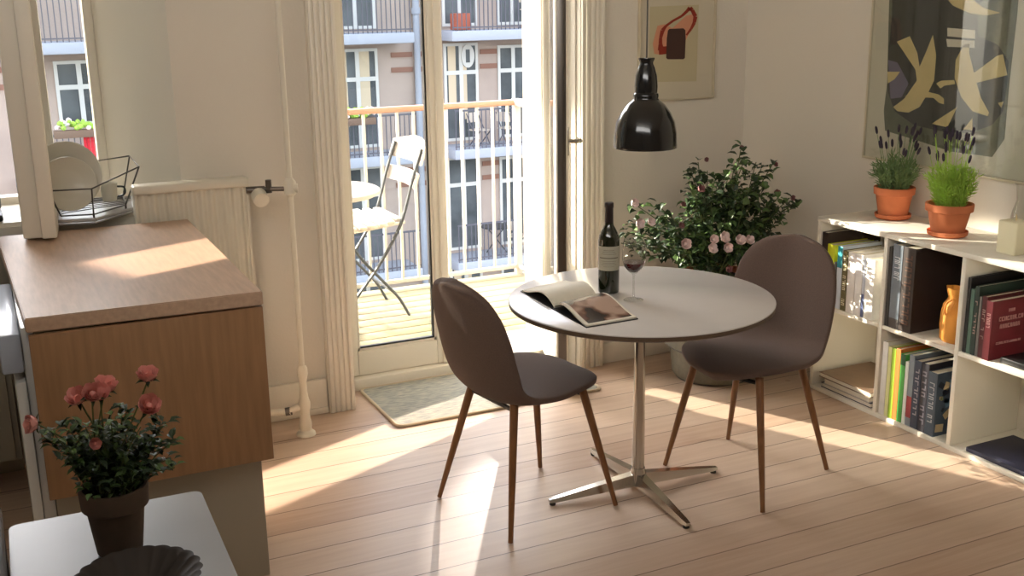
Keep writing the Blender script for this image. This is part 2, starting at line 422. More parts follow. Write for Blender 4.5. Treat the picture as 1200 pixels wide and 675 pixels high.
b = B(); box(b, (.9,YR-.012,.035), (XRR,YR+.012,.06), .003); box(b, (.9,YR-.02,-.10), (XRR,YR+.02,-.05), .003); box(b, (XRR-.012,4.96,.035), (XRR+.012,YR,.06), .003)
part('bottom_rail', b, 'white_paint', rail, world=True)
xx = 1.0
while xx < XRR-.02:
    part('baluster', bx((xx-.008,YR-.006,.05), (xx+.008,YR+.006,1.08)), 'white_paint', rail, world=True, smooth=0); xx += .1035
yy = YR-.1
while yy > 5.0:
    part('baluster', bx((XRR-.006,yy-.008,.05), (XRR+.006,yy+.008,1.08)), 'white_paint', rail, world=True, smooth=0); yy -= .1035
part('post', bx((XRR-.02,YR-.02,-.1), (XRR+.02,YR+.02,1.08), .003), 'white_paint', rail, world=True)
# unseen canvas blind and outer bay, added to narrow the sun in the room
bl = thing('sun_block_blind', 'beige canvas blind added out of view to block sun at the far left of the balcony', 'blind', (1.0,6.32,0))
part('canvas', bx((.60,6.30,.93), (1.27,6.31,2.9)), 'canvas', bl, world=True)
b = B()
for x in (.61,1.26): tube(b, [(x,6.33,-.1), (x,6.33,2.92)], .014, 8)
tube(b, [(.59,6.305,2.91), (1.28,6.305,2.91)], .018, 8); part('pole', b, 'white_paint', bl, world=True)
b = B(); box(b, (-3.2,4.95,-9), (-.62,6.95,6)); struct('sun_block_bay', b, 'bay_block')  # unseen bay added to keep the sun off the left window

# ---- opposite apartment building
FY = 26.0
ap = thing('apartment_building', 'pinkish brick apartment building with white windows and stacked balconies across the courtyard', 'building', (7,FY,-9))
b = B(); box(b, (-14,FY,-9), (34,FY+8,5.6)); part('wall', b, 'facade', ap, world=True)
PER = 2.83
def fwin(x0, x1, z0, z1, cols=2, tz=None, curtain=False, name='window'):
    b = B(); y0 = FY-.04; fr = .07
    box(b, (x0,y0,z0), (x0+fr,FY+.1,z1)); box(b, (x1-fr,y0,z0), (x1,FY+.1,z1)); box(b, (x0+fr,y0,z0), (x1-fr,FY+.1,z0+fr)); box(b, (x0+fr,y0,z1-fr), (x1-fr,FY+.1,z1))
    for c in range(1, cols):
        xc = x0+(x1-x0)*c/cols; box(b, (xc-.05,y0,z0+fr), (xc+.05,FY+.1,z1-fr))
    if tz is not None: box(b, (x0+fr,y0-.005,tz-.05), (x1-fr,FY+.1,tz+.05))
    f = part(name, b, 'win_white', ap, world=True, smooth=0)
    g = B(); box(g, (x0+fr,FY-.012,z0+fr), (x1-fr,FY-.006,z1-fr)); mats = ['win_dark','curtain']
    if curtain:
        xa, xb = x0+fr, x1-fr
        for c in range(cols):
            pa = xa+(xb-xa)*c/cols; pb_ = xa+(xb-xa)*(c+1)/cols
            low = z0+(z1-z0)*(.34 if c % 2 == 0 else .22)
            box(g, (pa+.05,FY-.02,low), (pb_-.14-.1*(c % 2),FY-.014,z1-fr), mi=1)
    part('glass_pane', g, mats, f, world=True, smooth=0)
    return f
def balcony(x0, x1, zt, cloth=None):
    b = B(); box(b, (x0,FY-1.15,zt-.24), (x1,FY,zt), .02); s = part('balcony_slab', b, 'slab', ap, world=True)
    b = B(); yb = FY-1.1
    box(b, (x0+.03,yb-.02,zt+.92), (x1-.03,yb+.02,zt+.96)); box(b, (x0+.03,yb-.015,zt+.06), (x1-.03,yb+.015,zt+.09))
    x = x0+.05
    while x < x1-.04:
        box(b, (x-.011,yb-.01,zt), (x+.011,yb+.01,zt+.93)); x += .115
    part('railing', b, 'rail_dark', s, world=True, smooth=0)
for k in range(-1, 3):
    z = .95-PER*k      # floor of the storey above
    for (xa, xb) in ((9.25,9.8), (10.0,10.35), (11.62,12.08), (2.68,3.4), (.4,1.4)):
        for zz in (.62, .98):
            part('brick_band', bx((xa,FY-.03,z-zz), (xb,FY,z-zz+.12)), 'band', ap, world=True, smooth=0)
for k in range(-1, 4):
    z = .95-PER*k
    fwin(7.35, 8.9, z-2.75, z-.38, 3, z-1.1, curtain=(k == 0))
    fwin(10.62, 11.55, z-2.75, z-.33, 2, z-1.05, curtain=(k % 2 == 0), name='french_door')
    fwin(12.1, 13.4, z-2.75, z-.42, 3, z-1.05, curtain=False)
    fwin(1.62, 2.62, z-1.8, z-.42, 2, z-.98)
    fwin(4.6, 5.9, z-2.7, z-.42, 3, z-1.05)
    fwin(-2.4, -1.0, z-2.7, z-.42, 3, z-1.05)
    fwin(15.2, 16.4, z-2.2, z-.42, 2, z-1.05)
    balcony(6.9, 9.45, z); balcony(10.4, 13.7, z); balcony(.6, 3.3, z)
b = B(); lathe(b, [(.001,-.02),(.22,-.02),(.22,.03),(.001,.03)], 24, c=(0,0,0))
bmesh.ops.transform(b, matrix=Matrix.Translation((11.26,FY-.05,.30)) @ Matrix.Rotation(PI/2, 4, 'X') @ Matrix.Diagonal((.8,1.3,1,1)), verts=b.verts)
part('oval_window', b, 'win_white', ap, world=True)
b = B(); box(b, (11.2,FY-.085,.14), (11.31,FY-.07,.46)); part('glass_pane', b, 'win_dark', ap, world=True)
b = B(); tube(b, [(9.9,FY-.1,-9), (9.9,FY-.1,5.4)], .08, 12); tube(b, [(9.9,FY-.1,1.35), (9.9,FY-.1,1.5)], .11, 12); part('drain_pipe', b, 'slab', ap, world=True)
# things on the far balconies
b = B()
for i in range(9):
    x = 1.97+.068*i; box(b, (x,FY-1.16+.012*(i % 2),-1.78), (x+.062,FY-1.14+.012*(i % 2),-1.0), .004)
tag(part('cloth', b, 'red_cloth'), 'bright red cloth hung over the railing of the far balcony seen through the left window', 'cloth')
def far_planter(x0, x1, z, label, y=FY-1.25):
    t = thing('flower_box', label, 'planter', ((x0+x1)/2,y,z))
    part('box', bx((x0,y-.1,z), (x1,y+.08,z+.16), .01), 'planter', t, world=True)
    b = B(); r = random.Random(int(x0*10))
    for i in range(60):
        ball(b, (r.uniform(x0,x1), y-.02+r.uniform(-.08,.08), z+.17+r.random()*.2), .035+.03*r.random(), 6, mi=0 if r.random() < .7 else 1)
    part('foliage', b, ['leaf_bright','rose_pale'], t, world=True)
far_planter(1.4, 2.75, -.98, 'flower box with green leaves on the far balcony railing seen through the left window')
far_planter(7.6, 8.35, -2.05+.95, 'planter of bright green leaves on the far balcony left of the bistro chair back')
def far_chair(x, y, z, label, rz):
    t = thing('garden_chair', label, 'chair', (x,y,z), rz, 'small chairs on the far balconies')
    b = B()
    for s in (-.2,.2):
        tube(b, [(s,-.2,0), (s,.25,.85)], .015, 6); tube(b, [(s,.22,0), (s,-.22,.45)], .015, 6)
    part('frame', b, 'rail_dark', t); b = B()
    box(b, (-.2,-.22,.43), (.2,.2,.46)); part('seat', b, 'slat_white', t)
    part('backrest', bx((-.2,.2,.62), (.2,.24,.86)), 'slat_white', t)
far_chair(12.7, FY-.6, .96, 'small folding chair on the upper far balcony right of the orange crate', 1.2)
far_chair(11.3, FY-.6, -1.93, 'small folding chair on the middle far balcony below the oval window', .4)
far_chair(12.1, FY-.6, -1.93, 'small folding chair standing furthest right on the middle far balcony', 2.1)
far_chair(12.3, FY-.6, -4.74, 'small folding chair beside the table on the lowest far balcony', 2.4)
t = thing('garden_table', 'small round table on the lowest far balcony seen through the balcony railing', 'table', (11.7,FY-.6,-4.71))
b = B(); lathe(b, [(.001,.70),(.38,.70),(.38,.74),(.001,.74)], 20); part('tabletop', b, 'frame_grey', t)
b = B()
for a in range(3): tube(b, [(math.cos(a*2.1)*.3, math.sin(a*2.1)*.3, 0), (0,0,.4), (math.cos(a*2.1+PI)*.25, math.sin(a*2.1+PI)*.25, .7)], .015, 6)
part('leg_frame', b, 'frame_grey', t)
tag(part('crate', bx((10.62,FY-.9,.96), (11.0,FY-.5,1.35), .02), 'crate_orange'), 'orange crate on the upper far balcony behind its railing', 'crate')

# ------------------------------------------------------------------ bistro chair and table on the balcony
bc = thing('bistro_chair', 'folding bistro chair with cream slats and grey frame on the balcony decking', 'chair', (1.95,5.84,0))
ya, yb = 5.64, 6.06
for yv in (ya, yb):
    b = B()
    pts = spline([(1.66,yv,.0), (1.74,yv,.13), (1.88,yv,.30), (2.02,yv,.52), (2.10,yv,.76), (2.16,yv,.93)], 6)
    tube(b, pts, .014, 8, flat=.6); part('leg', b, 'frame_grey', bc, world=True)
    b = B(); yi = yv + (.02 if yv == ya else -.02)
    tube(b, spline([(1.70,yi,.50), (1.80,yi,.35), (1.90,yi,.23), (2.0,yi,.11), (2.06,yi,.0)], 6), .014, 8, flat=.6); part('leg', b, 'frame_grey', bc, world=True)
b = B()
tube(b, [(1.74,ya,.13), (1.74,yb,.13)], .008, 8); tube(b, [(1.98,ya+.02,.14), (1.98,yb-.02,.14)], .008, 8); tube(b, [(1.72,ya+.02,.47), (1.72,yb-.02,.47)], .008, 8)
part('stretcher', b, 'frame_grey', bc, world=True)
seat = thing('seat', None, None, (0,0,0)); seat.parent = bc
for k in range(7):
    x = 1.665+.056*k; hw = .25-.055*max(0, (k-4)/2)
    b = B(); box(b, (x,5.85-hw,.515+.004*k), (x+.043,5.85+hw,.533+.004*k), .005)
    part('slat', b, 'slat_white', seat, world=True)
b = B(); tube(b, [(1.66,ya-.02,.505), (2.05,ya+.01,.535)], .009, 8); tube(b, [(1.66,yb+.02,.505), (2.05,yb-.01,.535)], .009, 8); part('seat_frame', b, 'slat_white', seat, world=True)
backr = thing('backrest', None, None, (0,0,0)); backr.parent = bc
for (z0, z1, yl, yr, arch) in ((.72,.795,5.60,6.10,.0), (.845,.94,5.60,6.10,.035)):
    b = B(); n = 12; V = []
    for i in range(n+1):
        u = i/n; y = yl+(yr-yl)*u; bow = .035*math.sin(PI*u); top = z1+arch*math.sin(PI*u)
        zz = [(z0, 0), (top, 1)]
        for z, q in zz:
            xb = 2.085+(z-.7)*.33
            V.append(bm_v := (b.verts.new((xb+bow,y,z)), b.verts.new((xb+bow+.014,y,z))))
    for i in range(n):
        a0, a1 = V[2*i]; a2, a3 = V[2*i+1]; c0, c1 = V[2*i+2]; c2, c3 = V[2*i+3]
        b.faces.new((a0,c0,c2,a2)); b.faces.new((a1,a3,c3,c1)); b.faces.new((a2,c2,c3,a3)); b.faces.new((a0,a1,c1,c0))
    b.faces.new((V[0][0],V[1][0],V[1][1],V[0][1])); b.faces.new((V[-1][0],V[-2][0],V[-2][1],V[-1][1]))
    part('slat', b, 'slat_white', backr, world=True)
bt = thing('bistro_table', 'round cream bistro table on the balcony behind the left door casing', 'table', (1.50,5.35,0))
b = B(); lathe(b, [(.001,.775),(.28,.775),(.30,.785),(.30,.80),(.29,.806),(.001,.806)], 36); part('tabletop', b, 'slat_white', bt)
b = B(); tube(b, [(0,0,.03),(0,0,.78)], .02, 10)
for a in range(3): tube(b, [(0,0,.1), (math.cos(a*2.094+.6)*.24, math.sin(a*2.094+.6)*.24, .012)], .014, 8)
part('pedestal', b, 'frame_grey', bt)

# ------------------------------------------------------------------ radiator + pipes
rd = thing('radiator', 'white ribbed panel radiator under the window at the end of the worktop', 'radiator', (.70,4.32,0))
b = B(); n = 96; x0, x1 = .492, .915; z0, z1 = .22, 1.065
fr = []; 
for i in range(n+1):
    u = i/n; x = x0+(x1-x0)*u; c = .5-.5*math.cos(2*PI*u*12)
    y = 4.272 + .016*c*(1 if .03 < u < .97 else 0)
    fr.append((x, y))
prism(b, fr + [(x1,4.335),(x0,4.335)], z0+.03, z1-.03)
box(b, (x0-.003,4.264,z1-.035), (x1+.003,4.34,z1), .008); box(b, (x0-.003,4.264,z0), (x1+.003,4.34,z0+.035), .008)
part('panel', b, 'radiator', rd, world=True, smooth=60)
b = B(); box(b, (.53,4.335,.9), (.56,YW,.94)); box(b, (.85,4.335,.9), (.88,YW,.94)); part('bracket', b, 'radiator', rd, world=True)
b = B(); tube(b, [(.90,4.245,1.02), (.97,4.235,1.02)], .013, 10); tube(b, [(.985,4.23,1.005), (.985,4.23,1.055)], .012, 10); tube(b, [(.97,4.235,1.02), (1.05,4.20,1.02)], .009, 10); part('valve', b, 'steel', rd, world=True, label='dark metal radiator valve')
b = B(); tube(b, [(.945,4.235,1.0), (.945,4.19,.985)], [.03,.03], 16); part('valve_wheel', b, 'radiator', rd, world=True)
pp = thing('heating_pipe', 'white vertical heating pipe standing beside the radiator', 'pipe', (1.06,4.20,0))
b = B(); tube(b, [(1.06,4.2,.0), (1.06,4.2,ZC-.001)], .0115, 12); part('pipe', b, 'radiator', pp, world=True)
b = B(); tube(b, [(1.06,4.2,.99),(1.06,4.2,1.0),(1.06,4.2,1.045),(1.06,4.2,1.06)], [.014,.024,.024,.014], 14); tube(b, [(1.055,4.2,1.02),(1.088,4.19,1.02)], .018, 12); part('joint', b, 'radiator', pp, world=True)
b = B(); lathe(b, [(.040,0),(.038,.010),(.024,.022),(.026,.05),(.019,.09),(.024,.12),(.026,.135),(.018,.16),(.014,.20),(.016,.24),(.022,.26),(.022,.285),(.014,.30)], 20, c=(1.06,4.2,0)); part('foot', b, 'radiator', pp, world=True)
b = B(); tube(b, [(.90,4.24,.105), (.985,4.22,.105)], .014, 10); tube(b, [(1.0,4.215,.105), (1.06,4.2,.13)], .016, 10); part('branch_pipe', b, 'radiator', pp, world=True)
b = B(); tube(b, [(.985,4.22,.105), (1.012,4.213,.107)], .017, 10); part('nut', b, 'steel', pp, world=True)
b = B(); box(b, (.905,4.23,.085), (.925,4.34,.3)); part('bracket', b, 'radiator', rd, world=True)

# ------------------------------------------------------------------ kitchen peninsula
kc = thing('kitchen_counter', 'white kitchen peninsula with a beech worktop and hanging beech drop leaf', 'counter', (.36,3.6,0))
b = B(); prism(b, [(.048,3.06),(.668,3.035),(.674,4.245),(.015,4.255)], .89, .93)
bmesh.ops.bevel(b, geom=[e for e in b.edges], offset=.003, segments=2, affect='EDGES')
part('worktop', b, 'beech', kc, world=True)
b = B(); box(b, (.052,3.045,.417), (.668,3.068,.884), .002); part('drop_leaf', b, 'beech_panel', kc, world=True)
b = B(); box(b, (.07,3.13,.0), (.648,4.22,.889), .002); part('cabinet_body', b, 'cab_white', kc, world=True)
b = B(); box(b, (.30,3.07,.80), (.33,3.13,.88)); box(b, (.56,3.07,.80), (.59,3.13,.88)); part('bracket', b, 'steel', kc, world=True)
# oven beside it
ov = thing('dishwasher', 'white dishwasher with a glossy control strip under the left side of the worktop', 'dishwasher', (.03,3.4,0))
part('body', bx((.035,3.14,.10), (.068,3.74,.885), .004), 'enamel', ov, world=True)
part('door', bx((.006,3.12,.12), (.034,3.74,.74), .006), 'enamel', ov, world=True)
part('control_strip', bx((-.022,3.12,.765), (.034,3.74,.875), .008), 'gloss_blue', ov, world=True, label='glossy bluish control strip')
# base unit along the window wall
ku = thing('kitchen_cabinet', 'white kitchen base cabinet under the window left of the beech worktop', 'cabinet', (-.5,4.3,0))
part('body', bx((-1.4,4.11,.14), (.0,4.415,.885), .003), 'cab_white', ku, world=True)
part('plinth', bx((-1.4,4.36,0), (.0,4.40,.14)), 'cab_white', ku, world=True)
part('worktop', bx((-1.4,4.262,.887), (.0,4.418,.928), .003), 'enamel', ku, world=True)
for xh in (-1.35, -.68): part('door', bx((xh,4.09,.15), (xh+.66,4.109,.88), .003), 'cab_white', ku, world=True)
# black coffee maker
cm = thing('coffee_maker', 'black coffee maker at the far left end of the worktop by the window', 'coffee maker', (-.04,4.48,.945))
b = B(); box(b, (-.13,4.44,.947), (.045,4.60,.975), .01); part('base', b, 'black_plastic', cm, world=True)
b = B(); box(b, (-.13,4.55,.975), (.045,4.60,1.24), .012); part('column', b, 'black_plastic', cm, world=True)
b = B(); box(b, (-.13,4.44,1.18), (.045,4.55,1.26), .015); part('brew_head', b, 'black_plastic', cm, world=True)
b = B(); lathe(b, [(.001,0),(.045,0),(.055,.03),(.055,.09),(.04,.13),(.038,.13)], 20, c=(-.03,4.49,.977)); part('jug', b, 'glassware', cm, world=True)
# ---- dish rack
dr = thing('dish_rack', 'grey wire dish rack on a drip tray in front of the window', 'dish rack', (.36,4.5,.947))
b = B()
tray = [(.20,4.27),(.345,4.235),(.50,4.40),(.53,4.66),(.24,4.72)]
prism(b, tray, .947, .953); 
for i in range(len(tray)):
    p, q = tray[i], tray[(i+1) % len(tray)]; tube(b, [(p[0],p[1],.962), (q[0],q[1],.962)], .007, 8)
part('drip_tray', b, 'tray', dr, world=True)
base = [(.235,4.30,.975),(.345,4.275,.975),(.475,4.42,.975),(.49,4.62,.975),(.26,4.66,.975)]
topr = [(.20,4.27,1.075),(.345,4.24,1.075),(.53,4.36,1.125),(.535,4.66,1.13),(.24,4.70,1.10)]
b = B()
for R in (base, topr):
    tube(b, [R[i % 5] for i in range(6)], .003, 6)
for i in range(5): tube(b, [base[i], topr[i]], .003, 6)
for k in range(1, 7):
    u = k/7
    p = Vector(base[0]).lerp(Vector(base[4]), u); q = Vector(base[2]).lerp(Vector(base[3]), u)
    tube(b, [p, q], .002, 6)
for v in ((base[1]), (base[2])): tube(b, [Vector(v)+Vector((0,0,-.022)), Vector(v)], .004, 6)
part('wire_frame', b, 'wire', dr, world=True)
def plate(cx, cy, r, tilt, yaw, label):
    t = thing('dinner_plate', label, 'plate', (cx,cy,.98))
    b = B(); lathe(b, [(.001,0),(r*.55,0),(r*.62,.004),(r*.95,.018),(r,.022),(r*.98,.025),(r*.6,.009),(r*.5,.005),(.001,.005)], 40)
    M = Matrix.Translation((0,0,r*math.sin(tilt)+.004)) @ Matrix.Rotation(yaw, 4, 'Z') @ Matrix.Rotation(tilt, 4, 'X')
    bmesh.ops.transform(b, matrix=M, verts=b.verts); part('plate', b, 'plate', t)
plate(.275, 4.41, .125, math.radians(78), .12, 'large white plate standing at the back of the dish rack')
plate(.272, 4.345, .10, math.radians(78), .12, 'smaller white plate standing in front in the dish rack')
mg = thing('cup', 'small dark-handled cup hanging at the right of the dish rack', 'cup', (.43,4.52,.98))
b = B(); lathe(b, [(.001,0),(.026,0),(.034,.07),(.032,.07),(.024,.004),(.001,.004)], 20); part('body', b, 'plate', mg)
b = B(); tube(b, spline([(.03,-.01,.055),(.055,-.015,.05),(.055,-.015,.025),(.03,-.01,.015)], 5), .004, 8); part('handle', b, 'black_plastic', mg)

# ------------------------------------------------------------------ rug
rg = thing('doormat', 'blue-grey woven mat with a cream border in front of the balcony door', 'mat', (1.85,4.36,.001))
b = B(); cs = []
def rrect(x0, y0, x1, y1, r, n=5):
    out = []
    for (cx, cy, a0) in ((x1-r,y0+r,-PI/2), (x1-r,y1-r,0), (x0+r,y1-r,PI/2), (x0+r,y0+r,PI)):
        for k in range(n+1): out.append((cx+r*math.cos(a0+PI/2*k/n), cy+r*math.sin(a0+PI/2*k/n)))
    return out
prism(b, rrect(1.425,4.09,2.385,4.585,.03), .001, .009); part('woven_field', b, 'rug', rg, world=True)
b = B(); pth = rrect(1.418,4.083,2.392,4.592,.035); pth = pth + pth[:2]
tube(b, [(p[0],p[1],.0075) for p in pth], .0065, 8, caps=False); part('border', b, 'rug_edge', rg, world=True)

# ------------------------------------------------------------------ round table
TX, TY, TZ, TR = 1.981, 3.122, .72, .455
tb = thing('dining_table', 'round white dining table on a chrome column with a four-star foot', 'table', (TX,TY,0))
b = B(); lathe(b, [(.001,TZ-.003),(.001,TZ),(TR-.004,TZ),(TR-.001,TZ-.002),(TR-.001,TZ-.005)], 96); part('tabletop', b, 'table_white', tb)
b = B(); lathe(b, [(.001,TZ-.024),(TR-.012,TZ-.024),(TR-.001,TZ-.018),(TR,TZ-.005),(.3,TZ-.0045)], 96); part('table_edge', b, 'table_edge', tb, label='dark brown edge of the tabletop')
b = B(); lathe(b, [(.024,.055),(.022,.1),(.0205,.35),(.0165,.63),(.0165,.645),(.0215,.65),(.0215,.70),(.06,.702),(.06,TZ-.024)], 28); part('column', b, 'chrome', tb)
b = B(); lathe(b, [(.001,.028),(.03,.028),(.032,.05),(.027,.075),(.024,.09)], 28); part('hub', b, 'chrome', tb)
for k, (ex, ey) in enumerate(((1.640,3.160),(2.322,3.120),(1.968,2.786),(1.998,3.484))):
    d = Vector((ex-TX, ey-TY, 0)); Lg = d.length; d.normalize(); nrm = Vector((-d.y, d.x, 0))
    b = B(); V = []
    for (u, z0, z1, w) in ((.012,.028,.072,.024), (.5,.02,.048,.020), (.93,.012,.026,.014), (1.0,.012,.022,.010)):
        c = d*(Lg*u); V.append([b.verts.new(c+nrm*w+Vector((0,0,z0))), b.verts.new(c+nrm*w*.7+Vector((0,0,z1))), b.verts.new(c-nrm*w*.7+Vector((0,0,z1))), b.verts.new(c-nrm*w+Vector((0,0,z0)))])
    for p, q in zip(V, V[1:]):
        for i in range(4): b.faces.new((p[i], p[(i+1) % 4], q[(i+1) % 4], q[i]))
    b.faces.new(V[0]); b.faces.new(V[-1][::-1])
    f = part('foot_arm', b, 'chrome', tb, smooth=25)
    b = B(); lathe(b, [(.001,0),(.011,0),(.012,.012),(.001,.012)], 14, c=tuple(d*(Lg*.96))); part('glide', b, 'black_plastic', f)

# ------------------------------------------------------------------ chairs
def shell_mesh(thick):
    prof = spline([Vector((.225,0,.428)), Vector((.19,0,.452)), Vector((.09,0,.455)), Vector((-.03,0,.443)), Vector((-.13,0,.445)), Vector((-.195,0,.485)), Vector((-.228,0,.56)), Vector((-.252,0,.66)), Vector((-.276,0,.76)), Vector((-.296,0,.855))], 4)
    n = len(prof); Lc = [0]
    for a, c in zip(prof, prof[1:]): Lc.append(Lc[-1]+(c-a).length)
    tot = Lc[-1]; m_ = 14
    wk = [(0,.0),(.02,.105),(.06,.165),(.13,.212),(.28,.234),(.42,.228),(.52,.214),(.62,.218),(.75,.216),(.85,.200),(.92,.168),(.96,.128),(.985,.080),(1,.0)]
    def W(u):
        for (a, wa), (c, wc) in zip(wk, wk[1:]):
            if u <= c: return wa+(wc-wa)*((u-a)/(c-a))
        return 0
    # denser sampling near both ends
    us = [0,.006,.02,.04,.07,.11]+[.15+.7*i/18 for i in range(19)]+[.88,.905,.93,.95,.968,.982,.993,1]
    def P(u):
        s = u*tot
        for i in range(n-1):
            if s <= Lc[i+1]+1e-9: return prof[i].lerp(prof[i+1], (s-Lc[i])/max(1e-9, Lc[i+1]-Lc[i]))
        return prof[-1]
    b = B(); rows_t = []; rows_b = []
    for u in us:
        p = P(u); tn = (P(min(1,u+.01))-P(max(0,u-.01))).normalized(); nr = Vector((-tn.z,0,tn.x))   # towards the sitter
        if nr.z < 0 and u < .3: nr = -nr
        if u > .5 and nr.x < 0: nr = -nr
        if .3 <= u <= .5 and nr.dot(Vector((.6,0,.8))) < 0: nr = -nr
        w = max(W(u), .012)
        curl = .020*(1-min(1, max(0, (u-.05)/.4))) if u < .45 else .035*min(1, (u-.45)/.2)
        curl = .018+.03*min(1, max(0, (u-.3)/.3))
        rt, rb = [], []
        for j in range(m_+1):
            t = -1+2*j/m_; t = math.sin(t*PI/2)
            edge = 1-abs(t)**4
            th = thick*(.30+.70*edge)
            c = p + Vector((0, w*t, 0)) + nr*(curl*t*t*(w/.23))
            rt.append(b.verts.new(c+nr*th*.5)); rb.append(b.verts.new(c-nr*th*.5))
        rows_t.append(rt); rows_b.append(rb)
    for R, flip in ((rows_t, 0), (rows_b, 1)):
        for a, c in zip(R, R[1:]):
            for j in range(m_):
                q = (a[j], a[j+1], c[j+1], c[j]); b.faces.new(q if not flip else q[::-1])
    for i in range(len(us)-1):
        b.faces.new((rows_t[i][0], rows_t[i+1][0], rows_b[i+1][0], rows_b[i][0]))
        b.faces.new((rows_t[i][m_], rows_b[i][m_], rows_b[i+1][m_], rows_t[i+1][m_]))
    for j in range(m_):
        b.faces.new((rows_t[0][j], rows_b[0][j], rows_b[0][j+1], rows_t[0][j+1]))
        b.faces.new((rows_t[-1][j], rows_t[-1][j+1], rows_b[-1][j+1], rows_b[-1][j]))
    return b
def make_chair(label, loc, rz, feet):
    t = thing('dining_chair', label, 'chair', loc, rz, 'upholstered chairs at the round table')
    s = part('seat_shell', shell_mesh(.052), 'fabric', t, smooth=80)
    md = s.modifiers.new('smooth', 'SUBSURF'); md.levels = 1; md.render_levels = 1
    inv = Matrix.Rotation(-rz, 4, 'Z')
    tops = [(-.135,.125), (-.135,-.125), (.14,-.135), (.14,.135)]
    for (fx, fy), (ux, uy) in zip(feet, tops):
        p = inv @ Vector((fx-loc[0], fy-loc[1], 0))
        b = B(); top = Vector((ux, uy, .437)); bot = Vector((p.x, p.y, .004))
        tube(b, [top, top.lerp(bot,.5), top.lerp(bot,.94), bot], [.0145,.0125,.0085,.0085], 14)
        part('leg', b, 'leg_wood', t)
    b = B()
    tube(b, [(-.135,.125,.415), (-.135,-.125,.415)], .008, 8); tube(b, [(.14,.135,.415), (.14,-.135,.415)], .008, 8); tube(b, [(-.135,0,.415), (.14,0,.415)], .008, 8)
    part('under_frame', b, 'black_plastic', t)
    return t
make_chair('taupe upholstered shell chair left of the round table seen from its back', (1.580,3.215,0), math.radians(9.5),
           [(1.322,3.395),(1.397,2.965),(1.844,3.048),(1.758,3.458)])
make_chair('taupe upholstered shell chair right of the round table in front of the bookshelf', (2.420,3.078,0), math.radians(199),
           [(2.694,2.943),(2.548,3.353),(2.185,3.255),(2.259,2.765)])

# ------------------------------------------------------------------ pendant lamp
pl = thing('pendant_lamp', 'black bell-shaped pendant lamp hanging above the round table', 'lamp', (1.985,3.115,1.235))
b = B(); lathe(b, [(.104,.0),(.105,.003),(.1045,.012),(.103,.05),(.096,.085),(.082,.115),(.062,.142),(.046,.155),(.040,.162),(.042,.168),(.041,.176),(.037,.18)], 56)
lathe(b, [(.1035,.0005),(.102,.012),(.100,.05),(.093,.084),(.079,.113),(.060,.138),(.001,.15)], 56, mi=1)
part('lamp_shade', b, ['black_metal','lamp_inside'], pl, smooth=60)
b = B(); lathe(b, [(.037,.178),(.038,.20),(.035,.235),(.027,.262),(.022,.272),(.022,.278),(.027,.288),(.026,.292),(.001,.293)], 36); part('neck', b, 'black_metal', pl, smooth=50)
b = B(); tube(b, [(0,0,.29),(0,0,ZC-1.235)], .0028, 8); part('cord', b, 'wire', pl)
b = B(); lathe(b, [(.001,.06),(.02,.065),(.03,.085),(.028,.105),(.014,.13),(.012,.15)], 20); part('bulb', b, 'lamp_inside', pl)

# ------------------------------------------------------------------ bottle, glass, magazine
wb = thing('wine_bottle', 'dark green wine bottle with a cream label on the round table', 'bottle', (1.918,3.232,TZ))
b = B(); lathe(b, [(.001,.004),(.03,.0),(.0355,.003),(.037,.01),(.037,.185),(.034,.205),(.024,.225),(.0155,.24),(.0138,.26)], 40); part('body', b, 'bottle', wb)
b = B(); lathe(b, [(.0150,.238),(.0145,.262),(.0142,.30),(.0156,.302),(.0156,.315),(.014,.318),(.001,.318)], 28); part('capsule', b, 'foil', wb)
b = B(); n = 30; rr = .0375; a0 = math.atan2(-3.232, -1.918)-1.25+.0
V = []
for i in range(n+1):
    a = a0+2.5*i/n; V.append((b.verts.new((math.cos(a)*rr, math.sin(a)*rr, .085)), b.verts.new((math.cos(a)*rr, math.sin(a)*rr, .170))))
for p, q in zip(V, V[1:]): b.faces.new((p[0],q[0],q[1],p[1]))
for (z0, z1, f0, f1) in ((.128,.1315,.12,.88), (.156,.1575,.3,.7), (.150,.1512,.25,.75), (.143,.1442,.2,.8), (.118,.119,.2,.8), (.112,.113,.25,.75), (.106,.107,.2,.8), (.099,.100,.3,.7)):
    V = []
    for i in range(13):
        a = a0+2.5*(f0+(f1-f0)*i/12); V.append((b.verts.new((math.cos(a)*(rr+.0003), math.sin(a)*(rr+.0003), z0)), b.verts.new((math.cos(a)*(rr+.0003), math.sin(a)*(rr+.0003), z1))))
    for p, q in zip(V, V[1:]): f = b.faces.new((p[0],q[0],q[1],p[1])); f.material_index = 1
part('label', b, ['label','ink'], wb)
wg = thing('wine_glass', 'stemmed wine glass with a little red wine beside the bottle', 'glass', (1.938,3.10,TZ))
b = B(); lathe(b, [(.034,.001),(.033,.0025),(.012,.005),(.0042,.012),(.0035,.04),(.0035,.085),(.006,.093),(.020,.103),(.034,.12),(.0405,.145),(.0395,.18),(.034,.215)], 40); part('bowl', b, 'glassware', wg, smooth=80)
b = B(); lathe(b, [(.001,.097),(.016,.101),(.030,.115),(.0375,.133),(.0375,.1335),(.001,.134)], 36); part('wine', b, 'wine', wg)

